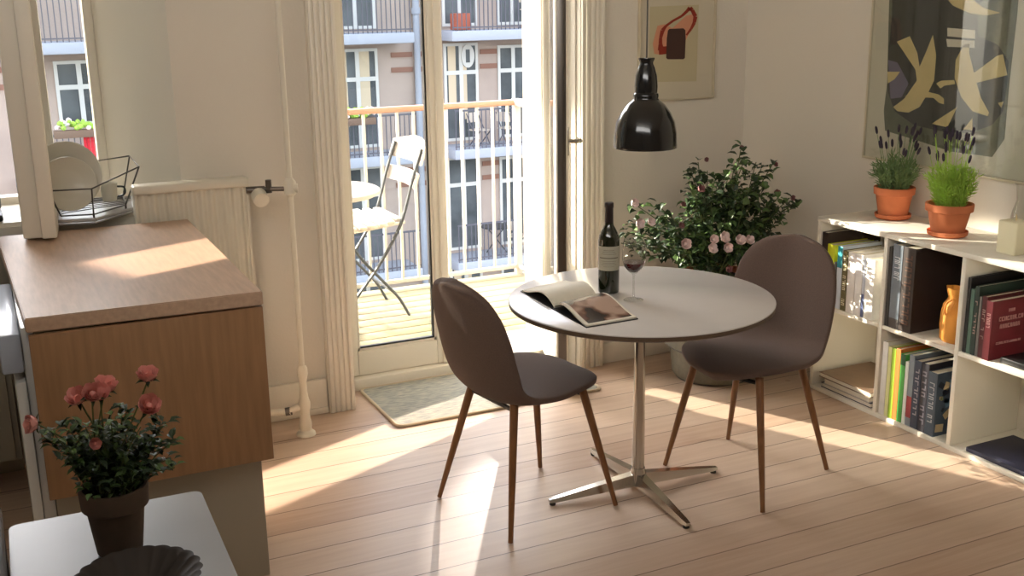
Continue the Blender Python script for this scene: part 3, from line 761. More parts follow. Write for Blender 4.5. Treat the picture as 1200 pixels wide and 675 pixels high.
# open magazine
mgz = thing('magazine', 'open glossy magazine lying near the left edge of the round table', 'magazine', (1.74,3.10,TZ))
NL, NR = Vector((1.672,3.375)), Vector((1.90,3.335))    # far left / far right corners (left page)
def surf(c00, c10, c11, c01, zf, th, nx=16, ny=8):
    """closed slab between four corners, zf(u) = height of the top over u"""
    b = B(); T, U = [], []
    for i in range(nx+1):
        u = i/nx; rt, ru = [], []
        for j in range(ny+1):
            v = j/ny
            p = (c00*(1-u)+c10*u)*(1-v)+(c01*(1-u)+c11*u)*v
            rt.append(b.verts.new((p.x,p.y,TZ+zf(u)))); ru.append(b.verts.new((p.x,p.y,TZ+zf(u)-th(u))))
        T.append(rt); U.append(ru)
    for i in range(nx):
        for j in range(ny):
            b.faces.new((T[i][j],T[i+1][j],T[i+1][j+1],T[i][j+1])); b.faces.new((U[i][j],U[i][j+1],U[i+1][j+1],U[i+1][j]))
        b.faces.new((T[i][0],U[i][0],U[i+1][0],T[i+1][0])); b.faces.new((T[i][ny],T[i+1][ny],U[i+1][ny],U[i][ny]))
    for j in range(ny):
        b.faces.new((T[0][j],T[0][j+1],U[0][j+1],U[0][j])); b.faces.new((T[nx][j],U[nx][j],U[nx][j+1],T[nx][j+1]))
    return b
# spine runs from s0 (left/front side) to s1 (right/back side)
s0 = Vector((1.652,3.135)); s1 = Vector((1.845,3.185))
l0 = Vector((1.655,3.385)); l1 = Vector((1.855,3.43))
r0 = Vector((1.640,2.895)); r1 = Vector((1.825,2.90))
def hL(u): return .004+.026*math.sin(min(1, u*1.0)*PI)**.8*(1 if u < .5 else 1)*.9 if 0 < u < 1 else .004
b = surf(l0, s0, s1, l1, lambda u: .006+.030*math.sin(PI*min(1,max(0,u))**1.6), lambda u: .004)
part('left_pages', b, 'paper', mgz, world=True, smooth=60)
def mag_photo():
    m = bpy.data.materials.new('glossy_photo_page'); m.use_nodes = True; nt = m.node_tree; bs = nt.nodes['Principled BSDF']
    tc = nt.nodes.new('ShaderNodeTexCoord'); n = nt.nodes.new('ShaderNodeTexNoise'); n.inputs['Scale'].default_value = 9; n.inputs['Detail'].default_value = 2
    nt.links.new(tc.outputs['Object'], n.inputs['Vector']); r = nt.nodes.new('ShaderNodeValToRGB')
    e = r.color_ramp.elements; e[0].position = .40; e[0].color = srgb((52,40,34))+(1,); e[1].position = .54; e[1].color = srgb((186,156,138))+(1,)
    e2 = r.color_ramp.elements.new(.46); e2.color = srgb((110,78,64))+(1,)
    nt.links.new(n.outputs['Fac'], r.inputs['Fac']); nt.links.new(r.outputs[0], bs.inputs['Base Color']); bs.inputs['Roughness'].default_value = .25
    return m
MT['photo'] = mag_photo()
b = surf(s0, r0, r1, s1, lambda u: .008+.022*math.sin(PI*max(0,(1-u))**1.8)+.006*(1-u), lambda u: .006)
o = part('right_pages', b, 'paper', mgz, world=True, smooth=60)
i0 = s0.lerp(s1,.06); i1 = s0.lerp(s1,.97); q0 = r0.lerp(r1,.07); q1 = r0.lerp(r1,.95)
b = surf(i0.lerp(q0,.02), i0.lerp(q0,.95), i1.lerp(q1,.95), i1.lerp(q1,.02), lambda u: .0088+.022*math.sin(PI*max(0,(1-(.02+.93*u)))**1.8)+.006*(1-(.02+.93*u)), lambda u: .0006)
part('photograph', b, 'photo', o, world=True, smooth=60, label='brown and pink photograph printed on the right page')
b = surf(l0+Vector((-.004,.004)), r0+Vector((-.004,-.004)), r1+Vector((.004,-.004)), l1+Vector((.004,.004)), lambda u: .003, lambda u: .003)
part('cover', b, 'black_plastic', mgz, world=True)

# ------------------------------------------------------------------ bookshelf
SX, SB = 3.235, 3.605
sh = thing('bookshelf', 'low white cube bookshelf against the right wall', 'bookshelf', (3.42,2.9,0))
YS = [3.68, 3.275, 2.877, 2.480, 2.083]
b = B(); box(b, (SX-.004,YS[-1]-.01,.765), (SB,YS[0],.785), .002); part('top_board', b, 'shelf', sh, world=True)
b = B(); box(b, (SX,YS[-1]-.01,.0), (SB,YS[0],.020), .002); part('bottom_board', b, 'shelf', sh, world=True)
for k in range(5):
    y = YS[k]; a, c = (y-.02, y) if k == 0 else (y-.01, y+.01)
    part('side_panel' if k in (0,4) else 'divider', bx((SX,a,.02), (SB-.008,c,.765), .0015), 'shelf', sh, world=True)
for k in range(4):
    yh, yl = YS[k]-(.02 if k == 0 else .01), YS[k+1]+.01
    part('shelf_board', bx((SX+.001,yl,.385), (SB-.008,yh,.403), .001), 'shelf', sh, world=True)
part('back_panel', bx((SB-.008,YS[-1],.02), (SB,YS[0]-.001,.765)), 'shelf_back', sh, world=True)

# ---- books
bookmats = {}
def bmat(col, rough=.45):
    k = 'cover_%d_%d_%d' % col
    if k not in MT: MT[k] = mat(k, col, rough, noise_amt=.06, nscale=30)
    return k
def glyphs(b, y0, y1, z0, z1, x, mi, r, vertical=True, n=10):
    """row of small letter-like strokes on the spine plane x"""
    if vertical:
        s = (z1-z0)/n
        for i in range(n):
            zc = z0+s*(i+.5)
            if r.random() < .12: continue
            h = s*.36
            k = r.randrange(3)
            box(b, (x-.0006,y0,zc-h), (x,y0+(y1-y0)*.22,zc+h), mi=mi)
            if k != 1: box(b, (x-.0006,y0,zc+h*.4), (x,y1,zc+h), mi=mi)
            if k != 2: box(b, (x-.0006,y0,zc-h), (x,y1,zc-h*.4), mi=mi)
    else:
        pass
def book(y1, w, h, d, z0, col, label, group, title=None, tcol=(230,225,215), span=(.35,.85), xoff=.004, pages=True, bandc=None, band=(.6,1), tilt=0):
    """standing book, spine towards the room, occupying y1-w .. y1"""
    t = thing('book', label, 'book', (SX+xoff, y1-w/2, z0), 0, group)
    x0, x1, ya, yb = 0, d, -w/2+.0006, w/2-.0006; c = min(.003, w*.18)
    b = B(); box(b, (0,ya,0), (c,yb,h), .0006); box(b, (c,ya,0), (x1,ya+c,h)); box(b, (c,yb-c,0), (x1,yb,h))
    mats = [bmat(col), bmat(tcol), bmat(bandc or (200,200,200))]
    if bandc: box(b, (-.0004,ya+.0002,h*band[0]), (.001,yb-.0002,h*band[1]-.0005), mi=2)
    if title:
        r = random.Random(int(y1*1000)); glyphs(b, ya+w*.22, yb-w*.22, h*span[0], h*span[1], -.0004, 1, r, n=title)
    part('cover', b, mats, t, smooth=0)
    b = B(); box(b, (c,ya+c,.003), (x1-.003,yb-c,h-.003)); part('pages', b, 'paper', t, smooth=0)
    return t
Z1, Z2 = .403, .020
g1 = 'books in the upper left bookshelf compartment'; g2 = 'books in the lower middle bookshelf compartment'; g3 = 'books in the upper right bookshelf compartment'
y = 3.655
specs = [(.036,.318,.30,(46,34,30),'tall dark brown book at the left end of the upper left compartment',None,None,None,(0,0)),
 (.043,.272,.22,(214,222,44),'yellow-green book with a dark pattern at its foot in the upper left compartment',None,None,(70,96,40),(.04,.22)),
 (.018,.20,.20,(74,76,72),'thin dark grey book between the yellow-green and the blue book',None,None,None,(0,0)),
 (.030,.275,.22,(212,222,236),'white and light blue book with a teal top in the upper left compartment',None,None,(50,150,160),(.66,1)),
 (.032,.262,.21,(96,88,44),'olive brown book with pale lettering down its spine',13,(232,222,190),None,(0,0)),
 (.046,.262,.21,(232,226,222),'thick white book right beside the olive brown lettered book',None,None,None,(0,0)),
 (.040,.262,.21,(238,234,230),'white book between two other white books in the upper left compartment',None,None,None,(0,0)),
 (.016,.25,.21,(196,200,212),'thin pale grey-blue book among the white books with a blue foot',None,None,(84,96,140),(0,.4)),
 (.050,.255,.21,(240,238,232),'thick white book against the divider in the upper left compartment',None,None,None,(0,0))]
for (w, h, d, col, lab, ti, tc_, bc_, bd) in specs:
    book(y, w, h, d, Z1, col, lab, g1, ti, tc_ or (230,225,215), (.08,.92), .006, bandc=bc_, band=bd); y -= w+.0015
y = 3.258
book(y, .020, .33, .25, Z1, (34,28,26), 'thin black book at the left end of the upper middle compartment', 'books in the upper middle bookshelf compartment'); y -= .022
book(y, .052, .345, .27, Z1, (112,120,130), 'thick grey-blue book with white lettering beside the huge dark book', 'books in the upper middle bookshelf compartment', 8, (232,232,235), (.58,.86), .004, bandc=(60,52,50), band=(0,.12)); y -= .054
book(y, .066, .345, .29, Z1, (54,42,38), 'huge thick dark brown book beside the orange pouch', 'books in the upper middle bookshelf compartment', 12, (104,72,56), (.08,.92), .004); y -= .068
# lower middle
y = 3.258
for (w, h, col, lab, ti, tc_, bc_, bd) in [
 (.030,.315,(232,230,226),'tall white book at the left end of the lower middle compartment',None,None,None,(0,0)),
 (.020,.30,(226,224,160),'pale yellow book beside the tall white book',None,None,None,(0,0)),
 (.022,.30,(170,204,62),'lime green book left of the orange book',None,None,None,(0,0)),
 (.024,.305,(204,112,44),'orange book in the lower middle compartment',None,None,None,(0,0)),
 (.026,.29,(84,168,76),'bright green book with a dark green top right of the orange book',None,None,(40,84,50),(.84,1)),
 (.018,.265,(224,228,222),'thin white book right of the bright green book',None,None,None,(0,0)),
 (.028,.30,(132,142,150),'grey book with a red patch low on its spine',None,None,(160,64,66),(.12,.42)),
 (.036,.285,(58,66,84),'dark blue-grey book with pale lettering in the lower middle compartment',9,(158,156,164),None,(0,0)),
 (.038,.285,(44,42,52),'very dark book with grey lettering in the lower middle compartment',8,(120,116,124),None,(0,0)),
 ]:
    book(y, w, h, .24, Z2, col, lab, g2, ti, tc_ or (230,225,215), (.1,.9), .008, bandc=bc_, band=bd); y -= w+.0012
t = book(y, .046, .262, .20, Z2, (72,86,100), 'blue-grey illustrated book with its front cover showing at the right end', g2, 9, (176,182,190), (.2,.85), .006)
b = B(); r = random.Random(3)
for i in range(26):
    cx, cz = .02+r.random()*.16, .03+r.random()*.21; s = .006+.012*r.random()
    box(b, (cx-s,-.0235,cz-s*1.3), (cx+s,-.0229,cz+s*1.3), mi=r.randrange(4), M=Matrix.Translation((cx,0,cz)) @ Matrix.Rotation(r.random()*3, 4, 'Y') @ Matrix.Translation((-cx,0,-cz)))
part('cover_picture', b, [bmat((96,128,150)), bmat((150,160,120)), bmat((196,178,140)), bmat((40,44,54))], t, smooth=0)
# upper right
y = 2.86
for (w, h, d, col, lab, ti) in [(.016,.29,.30,(26,26,28),'tall thin black book at the left end of the upper right compartment',None),
 (.018,.25,.22,(84,112,98),'grey-green book left of the dark green book in the upper right compartment',None),
 (.020,.265,.27,(40,58,50),'dark green book in the upper right compartment',6),
 (.012,.23,.25,(120,116,112),'thin grey book behind the maroon books',None),
 (.024,.235,.20,(82,30,34),'narrow maroon book with a pale label just left of the big maroon book',7)]:
    book(y, w, h, d, Z1, col, lab, g3, ti, (176,150,140), (.3,.8), .01); y -= w+.0015
t = book(y, .030, .225, .19, Z1, (92,22,30), 'thick maroon book with a lettered front cover facing the room', g3, 6, (170,130,126), (.55,.85), .004)
b = B(); r = random.Random(11)
def cover_row(xc, z, wd, ht, n):
    s = wd/n
    for i in range(n):
        x = xc-wd/2+s*i; k = r.randrange(4)
        box(b, (x,-.0158,z), (x+s*.26,-.0149,z+ht), mi=0)
        if k in (0,1): box(b, (x,-.0158,z+ht*.76), (x+s*.76,-.0149,z+ht), mi=0)
        if k in (1,2): box(b, (x,-.0158,z), (x+s*.76,-.0149,z+ht*.24), mi=0)
        if k in (0,3): box(b, (x+s*.5,-.0158,z), (x+s*.76,-.0149,z+ht), mi=0)
cover_row(.10, .178, .034, .012, 3); cover_row(.10, .146, .128, .017, 9); cover_row(.097, .118, .105, .017, 8); cover_row(.097, .058, .13, .009, 16)
part('cover_lettering', b, bmat((176,132,128)), t, smooth=0)
tag(part('document_case', bx((3.26,2.50,.404), (3.50,2.70,.428), .006), 'black_plastic'), 'flat black case lying right of the maroon book in the shelf', 'case')
# lower right: navy folder ; lower left: flat stack
o = part('folder', bx((3.245,2.5,.021), (3.50,2.80,.040), .004), mat('navy_folder', (34,36,58), .6)); tag(o, 'dark navy folder lying flat in the lower right bookshelf compartment', 'folder')
def flat_book(x0, x1, y0, y1, z0, h, col, lab):
    t = thing('book', lab, 'book', ((x0+x1)/2,(y0+y1)/2,z0), 0, 'large flat books in the lower left bookshelf compartment')
    b = B(); c = .003; box(b, (x0,y0,z0), (x1,y1,z0+c), .0008); box(b, (x0,y0,z0+h-c), (x1,y1,z0+h), .0008); box(b, (x1-c,y0,z0+c), (x1,y1,z0+h-c))
    part('cover', b, bmat(col), t, world=True, smooth=0)
    b = B(); box(b, (x0+.004,y0+.004,z0+c), (x1-c,y1-.004,z0+h-c)); part('pages', b, 'paper', t, world=True, smooth=0)
flat_book(3.25,3.55,3.31,3.62,.020,.022,(70,70,80),'dark grey book at the bottom of the flat stack in the bookshelf')
flat_book(3.245,3.53,3.32,3.60,.0425,.026,(196,190,180),'white book in the middle of the flat stack in the bookshelf')
flat_book(3.24,3.54,3.305,3.625,.069,.022,(132,108,88),'large brown book on top of the flat stack in the bookshelf')
# ---- pouch
pc = thing('pouch', 'orange drawstring pouch standing in the upper middle bookshelf compartment', 'pouch', (3.315,2.965,Z1))
b = B()
def crumple(u, z): return 1+.05*math.sin(u*2*PI*7+z*40)*(z > .12)+.03*math.sin(u*2*PI*3+z*20)
lathe(b, [(.001,.0),(.05,.0),(.060,.01),(.063,.06),(.062,.11),(.054,.145),(.040,.165),(.036,.175),(.043,.19),(.050,.215),(.048,.215),(.034,.18),(.001,.17)], 44, rfun=crumple)
bmesh.ops.scale(b, vec=(.72,1,1), verts=b.verts)
part('bag', b, 'pouch', pc, smooth=70)
b = B(); tube(b, spline([(-.028,.0,.175),(-.036,.02,.15),(-.046,.015,.115),(-.048,-.01,.13),(-.036,-.02,.165),(-.028,.0,.175)], 6), .003, 8); part('drawstring', b, 'pouch', pc)

# ------------------------------------------------------------------ plants helpers
def leaf(b, p, d, up, L_, W_, mi=0, fold=.25):
    d = d.normalized(); s = d.cross(up)
    if s.length < 1e-4: s = Vector((1,0,0))
    s.normalize(); n = s.cross(d).normalized()
    droop = -.15
    c0 = p; c1 = p+d*L_*.35+n*L_*.03; c2 = p+d*L_*.7+n*L_*.0; c3 = p+d*L_+n*L_*droop
    a1 = c1+s*W_*.5+n*W_*fold; a2 = c2+s*W_*.38+n*W_*fold*.8; b1 = c1-s*W_*.5+n*W_*fold; b2 = c2-s*W_*.38+n*W_*fold*.8
    v = [b.verts.new(q) for q in (c0,c1,c2,c3,a1,a2,b1,b2)]
    for f in ((0,1,4),(1,2,5,4),(2,3,5),(0,6,1),(1,6,7,2),(2,7,3)):
        fc = b.faces.new([v[i] for i in f]); fc.material_index = mi
def rvec(r): 
    while True:
        v = Vector((r.uniform(-1,1), r.uniform(-1,1), r.uniform(-1,1)))
        if .05 < v.length < 1: return v.normalized()
def rose(b, c, axis, R, r, layers=4):
    axis = axis.normalized(); u = axis.orthogonal().normalized(); w = axis.cross(u)
    ball(b, c+axis*R*.25, R*.33, 8)
    for l in range(layers):
        k = 3+l; op = .35+.5*l/layers; rad = R*(.35+.65*(l+1)/layers)
        for i in range(k):
            a = 2*PI*(i/k)+l*.7+r.random()*.3
            o = u*math.cos(a)+w*math.sin(a); tn = axis.cross(o)
            V = []
            for s_, q, h in ((-.6,.35,.0),(0,.32,-.05),(.6,.35,.0),(-.75,.75,.45),(0,.9,.45),(.75,.75,.45),(-.5,.95,.85),(0,1.12,.92),(.5,.95,.85)):
                V.append(b.verts.new(c + o*rad*q*(.55+op*.45) + tn*rad*s_*.75 + axis*R*(h*(1.15-.25*l/layers)-.1)))
            for f in ((0,1,4,3),(1,2,5,4),(3,4,7,6),(4,5,8,7)): b.faces.new([V[j] for j in f])
def pot_profile(rt, rb, h, rim):
    return [(.001,.004),(rb*.9,0),(rb,.004),(rt*.93-(rt-rb)*.15,h-rim-.004),(rt*.93,h-rim),(rt,h-rim+.002),(rt*1.02,h-.003),(rt,h),(rt*.9,h),(rt*.86,h-.02),(rt*.8,h*.75),(.001,h*.75)]
# ---- foreground rose plant
RX, RY, RZ0 = .137, 1.925, .78
rp = thing('potted_rose', 'miniature pink rose in a dark clay pot on the white side table', 'potted plant', (RX,RY,RZ0))
b = B(); lathe(b, [(.001,.003),(.036,0),(.039,.004),(.049,.085),(.053,.088),(.057,.090),(.059,.122),(.057,.126),(.052,.126),(.050,.105),(.001,.105)], 44); part('pot', b, 'terracotta_dark', rp)
b = B(); lathe(b, [(.001,.112),(.03,.114),(.050,.106)], 20); part('soil', b, 'soil', rp)
r = random.Random(5)
def P2(px, py, Y=RY): return at(px, py, Y) - Vector((RX,RY,RZ0))
blooms = [(41,497,1.90,.017,Vector((-.8,-.3,.25))), (92,468,1.93,.020,Vector((-.3,-.5,.8))), (108,463,1.90,.019,Vector((.1,-.6,.6))), (123,455,1.95,.021,Vector((.2,-.3,.9))), (117,462,1.92,.018,Vector((0,-.6,.6))), (173,443,1.92,.020,Vector((0,-.3,1))), (174,477,1.89,.021,Vector((.1,-.7,.6))), (111,520,1.88,.011,Vector((.1,-.8,.3)))]
fb = B(); sb = B()
base0 = Vector((0,0,.11))
tips = []
for (px, py, Y, R, ax) in blooms:
    p = P2(px, py, Y); tips.append(p)
    bs = base0+Vector((r.uniform(-.025,.025), r.uniform(-.025,.025), 0)); mid = bs.lerp(p,.5)+Vector((r.uniform(-.01,.01),r.uniform(-.01,.01),.012))
    pth = spline([bs, mid, p-ax.normalized()*R*.3], 6); tube(sb, pth, [.0016]*len(pth), 6)
    bb = B(); rose(bb, p, ax, R, r); part('bloom', bb, 'rose_pink', rp, smooth=60)
    c = B()
    for k in range(5):
        a = k*2*PI/5; u = ax.normalized().orthogonal(); w = ax.normalized().cross(u)
        leaf(fb, p-ax.normalized()*R*.35, (u*math.cos(a)+w*math.sin(a))+ax.normalized()*.3, ax, R*1.1, R*.4)
    c.free()
ext = [(200,537),(205,515),(190,520),(60,505),(52,512),(70,520),(75,540),(88,500),(90,545),(185,500),(195,495),(150,480),(140,475),(165,500),(180,545),(172,556),(100,500),(130,490),(75,478+20),(160,520),(120,540),(140,540),(110,560),(150,560),(95,555),(165,565),(205,548),(130,505),(145,505),(115,500),(155,535),(100,530),(82,530),(135,525),(125,515),(148,520),(170,530),(95,515),(105,545)]
for (px, py) in ext:
    p = P2(px, py, RY+r.uniform(-.06,.06))
    bs = base0+Vector((r.uniform(-.035,.035), r.uniform(-.035,.035), 0)); mid = bs.lerp(p,.55)+Vector((0,0,.01))
    pth = spline([bs, mid, p], 5); tube(sb, pth, .0011, 5)
    for q in range(4, len(pth)):
        for z in range(3):
            d = rvec(r); d.z = abs(d.z)*.5-.1; leaf(fb, pth[q]+rvec(r)*.006, d, Vector((0,0,1)), r.uniform(.016,.026), r.uniform(.010,.015), mi=0 if r.random() < .7 else 1)
for i in range(190):
    a = r.random()*2*PI; rr = .062*math.sqrt(r.random()); z = .12+.085*r.random()
    d = rvec(r); d.z *= .4; leaf(fb, Vector((math.cos(a)*rr, math.sin(a)*rr, z)), d, Vector((0,0,1)), r.uniform(.015,.025), r.uniform(.009,.014), mi=0 if r.random() < .8 else 1)
part('foliage', fb, ['leaf_dark','leaf_mid'], rp, smooth=0)
part('stems', sb, 'stem', rp)

# ---- corner rose bush
BX, BY = 2.955, 4.03
st = thing('storage_basket', 'pair of nested grey round baskets on the floor in the corner under the rose bush', 'basket', (BX,BY,0))
b = B(); lathe(b, [(.001,.004),(.165,.0),(.185,.02),(.195,.10),(.197,.15),(.187,.15),(.18,.02),(.001,.012)], 44); part('lower_basket', b, 'basket', st)
b = B(); lathe(b, [(.001,.15),(.20,.15),(.232,.17),(.242,.24),(.243,.30),(.236,.30),(.225,.17),(.001,.16)], 44); part('upper_basket', b, 'basket', st)
b = B()
for (rr, z) in ((.243,.30),(.204,.15),(.168,.005)):
    tube(b, [(rr*math.cos(2*PI*k/40), rr*math.sin(2*PI*k/40), z) for k in range(41)], .005, 6, caps=False)
part('rim', b, 'wire', st)
b = B(); lathe(b, [(.001,.296),(.228,.296),(.228,.306),(.001,.306)], 40); part('lid', b, 'basket', st)
PZ = .306
bp = thing('rose_bush', 'large flowering rose bush in a terracotta bowl in the corner behind the table', 'potted plant', (BX,BY,PZ))
b = B(); lathe(b, [(.001,.004),(.10,0),(.108,.006),(.142,.15),(.150,.152),(.155,.185),(.150,.19),(.138,.19),(.13,.165),(.001,.16)], 44); part('pot', b, 'terracotta', bp)
b = B(); lathe(b, [(.001,.175),(.08,.172),(.134,.164)], 24); part('soil', b, 'soil', bp)
r = random.Random(12)
tipsp = [(742,238),(752,262),(735,272),(728,285),(770,240),(778,255),(790,268),(765,290),(750,300),(785,285),
 (808,195),(818,190),(808,212),(812,228),(822,240),(805,250),(815,262),(800,282),(829,200),(835,215),
 (862,190),(868,176),(872,188),(856,200),(850,214),(843,207),(866,212),(886,190),(892,198),(905,193),(898,212),(882,215),(875,225),
 (915,228),(925,232),(930,238),(920,245),(908,240),(900,255),(915,262),(905,270),(890,262),(878,240),(860,240),(845,235),(835,245),(850,260),(870,262),(885,275),(860,280),(840,275),(825,285),(812,300),(830,305),(850,300),(868,295),(880,290),(803,312),(820,315),(795,300)]
fb = B(); sb = B()
O = Vector((BX,BY,PZ)); base0 = Vector((0,0,.17))
for (px, py) in tipsp:
    yo = r.uniform(-.16,.14)
    if px > 895: yo = r.uniform(-.2,-.02)
    p = at(px, py, BY+yo)-O
    bs = base0+Vector((r.uniform(-.08,.08), r.uniform(-.08,.08), 0)); mid = bs.lerp(p,.5)+Vector((r.uniform(-.02,.02),r.uniform(-.02,.02),.03))
    pth = spline([bs, mid, p], 7); tube(sb, pth, .0022, 5)
    for q in range(4, len(pth)):
        for z in range(3):
            if r.random() < .12: continue
            d = rvec(r); d.z = d.z*.5
            leaf(fb, pth[q]+rvec(r)*.02, d, Vector((r.uniform(-.4,.4),r.uniform(-.4,.4),1)), r.uniform(.032,.052), r.uniform(.024,.037), mi=0 if r.random() < .6 else 1)
for i in range(420):
    px = r.uniform(800,905); py = r.uniform(225,305)
    p = at(px, py, BY+r.uniform(-.14,.14))-O
    d = rvec(r); d.z *= .5; leaf(fb, p, d, Vector((r.uniform(-.4,.4),r.uniform(-.4,.4),1)), r.uniform(.030,.052), r.uniform(.022,.036), mi=0 if r.random() < .65 else 1)
for i in range(140):
    px = r.uniform(732,800); py = r.uniform(258,300)
    p = at(px, py, BY+r.uniform(-.1,.1))-O
    d = rvec(r); d.z *= .5; leaf(fb, p, d, Vector((r.uniform(-.4,.4),r.uniform(-.4,.4),1)), r.uniform(.024,.04), r.uniform(.018,.026), mi=0 if r.random() < .5 else 1)
part('foliage', fb, ['leaf_dark','leaf_mid'], bp, smooth=0)
part('stems', sb, 'stem', bp)
for (px, py, yo, R, mk) in [(742,238,-.05,.022,'rose_pale'),(748,262,-.16,.024,'rose_pale'),(762,260,-.17,.02,'rose_pale'),(803,286,-.2,.026,'rose_pale'),(833,292,-.23,.026,'rose_pale'),(836,281,-.22,.022,'rose_pale'),(847,279,-.22,.028,'rose_pale'),(852,290,-.23,.024,'rose_pale'),(866,282,-.22,.026,'rose_pale'),(877,282,-.21,.024,'rose_pale'),(868,173,0,.013,'rose_dusk'),(908,193,-.05,.013,'rose_dusk'),(827,187,-.02,.012,'rose_dusk'),(909,226,-.1,.018,'rose_dusk'),(928,232,-.12,.014,'rose_dusk'),(820,222,-.12,.02,'rose_dusk'),(800,240,-.1,.013,'rose_dusk'),(853,315,-.22,.018,'rose_dusk'),(798,265,-.15,.015,'rose_dusk')]:
    bb = B(); rose(bb, at(px,py,BY+yo)-O, Vector((r.uniform(-.4,.2),-1,r.uniform(.1,.6))), R, r, 3); part('bloom', bb, mk, bp, smooth=60)

# ---- lavender pots
def lav(loc, rt, rb, h, label, seed, mk, hh, wd, ntuft, tilt=0):
    t = thing('potted_lavender', label, 'potted plant', loc)
    b = B(); sr = rb*1.22; lathe(b, [(.001,.002),(sr*.9,0),(sr,.006),(sr*1.03,.02),(sr*.98,.021),(sr*.9,.008),(.001,.008)], 40); part('saucer', b, 'terracotta', t)
    b = B(); lathe(b, pot_profile(rt, rb, h, h*.25), 44, c=(0,0,.009)); part('pot', b, 'terracotta', t)
    b = B(); lathe(b, [(.001,h-.010),(rt*.85,h-.012)], 24); part('soil', b, 'soil', t)
    r = random.Random(seed); fb = B(); sp_ = B(); tk = B()
    for i in range(ntuft):
        a = r.random()*2*PI; q = math.sqrt(r.random()); bs = Vector((math.cos(a)*q*rt*.6, math.sin(a)*q*rt*.6, h-.012))
        out = Vector((math.cos(a), math.sin(a), 0))*q*wd*r.uniform(.7,1.1)
        tp = bs+out+Vector((0,0,hh*r.uniform(.45,1)*(1-.25*q)))
        pth = spline([bs, bs.lerp(tp,.5)+out*-.1+Vector((0,0,.01)), tp], 4)
        for p_ in range(1, len(pth)):
            for z in range(2):
                d = (pth[p_]-pth[p_-1]).normalized()+rvec(r)*.8; leaf(fb, pth[p_], d, rvec(r), r.uniform(.022,.04), .0045, fold=.1)
        tube(tk, pth, .0011, 4)
    for i in range(26):
        a = r.random()*2*PI; q = math.sqrt(r.random()); bs = Vector((math.cos(a)*q*rt*.5, math.sin(a)*q*rt*.5, h-.01))
        tp = bs+Vector((math.cos(a)*q*wd*1.25, math.sin(a)*q*wd*1.25, hh*r.uniform(.95,1.55)))
        pth = spline([bs, bs.lerp(tp,.6)+Vector((0,0,.01)), tp], 4); tube(tk, pth, .0011, 5)
        d = (pth[-1]-pth[-2]).normalized(); bb = B()
        tube(bb, [tp, tp+d*.006, tp+d*.018, tp+d*.028, tp+d*.034], [.002,.0052,.0058,.005,.0015], 7); part('flower_spike', bb, 'lav_flower', t)
    part('foliage', fb, mk, t, smooth=0); part('stems', tk, mk, t)
lav((3.478,3.495,.786), .084, .060, .125, 'potted lavender with grey-green leaves on the left of the bookshelf top', 4, 'leaf_lav', .165, .045, 95)
lav((3.405,3.125,.786), .090, .062, .120, 'potted lavender with bright yellow-green leaves on the bookshelf top beside the candle', 9, 'leaf_bright', .19, .04, 150)
# ---- candle and vase
ca = thing('candle', 'square ivory block candle on the bookshelf top right of the lavender', 'candle', (3.375,2.785,.785))
b = B(); box(b, (-.042,-.042,.0), (.042,.042,.122), .006, seg=3); part('wax', b, 'candle', ca)
b = B(); tube(b, [(0,0,.12),(.001,0,.132),(-.002,.001,.146)], [.003,.0035,.0015], 8); part('wick', b, 'wick', ca)
vs = thing('glass_vase', 'clear glass vase at the right edge of the picture behind the candle', 'vase', (3.52,2.875,.785))
b = B(); lathe(b, [(.001,.004),(.035,.0),(.045,.02),(.05,.07),(.04,.13),(.028,.17),(.034,.22),(.040,.235)], 32); part('body', b, 'glassware', vs)

# ------------------------------------------------------------------ pictures
def poly(b, pts, off, mi, plane, M):
    vs_ = [b.verts.new(M(p[0], p[1], off)) for p in pts]
    f = b.faces.new(vs_); f.material_index = mi
# right wall poster with bird shapes
pw = thing('framed_poster', 'large framed bird print behind glass on the right wall above the bookshelf', 'picture', (XR,3.38,1.5))
y0, y1, z0, z1 = 2.91, 3.83, .995, 2.12; xf = XR-.022
b = B()
for (a, c) in (((y0,z0),(y1,z0+.010)), ((y0,z1-.010),(y1,z1)), ((y0,z0+.010),(y0+.010,z1-.010)), ((y1-.010,z0+.010),(y1,z1-.010))):
    box(b, (xf,a[0],a[1]), (XR-.001,c[0],c[1]), .002)
part('frame', b, 'frame_wood', pw, world=True)
part('mount', bx((XR-.012,y0+.01,z0+.01), (XR-.008,y1-.01,z1-.01)), 'mount', pw, world=True)
def wall_pt(px, py, off):
    # picture coordinates measured on the wall plane
    d = RIGHT*((px-600)/FPX) - UP*((py-337.5)/FPX) + FWD
    tt = (XR-.012)/d.x
    return Vector((XR-.0125-off, d.y*tt, CAMZ+d.z*tt))
b = B()
def PW(pts, off, mi): poly(b, pts, off, mi, None, wall_pt)
def zs(x, y): return (1000+x/3.07, y/3.07)          # print measured in an enlarged view
PW([zs(140,-420), zs(128,60), zs(122,300), zs(110,400), zs(115,470), zs(230,505), zs(350,545), zs(500,565), zs(545,500), zs(560,320), zs(590,60), zs(625,-380)], .0006, 1)
PW([zs(150,-400), zs(140,60), zs(126,200), zs(124,330), zs(150,400), zs(220,450), zs(330,475), zs(420,478), zs(500,450), zs(540,400), zs(555,300), zs(560,220), zs(520,160), zs(450,130), zs(450,20), zs(560,-100), zs(590,-380)], .0012, 0)
PW([zs(126,215), zs(160,225), zs(200,300), zs(175,350), zs(135,355)], .0016, 3)
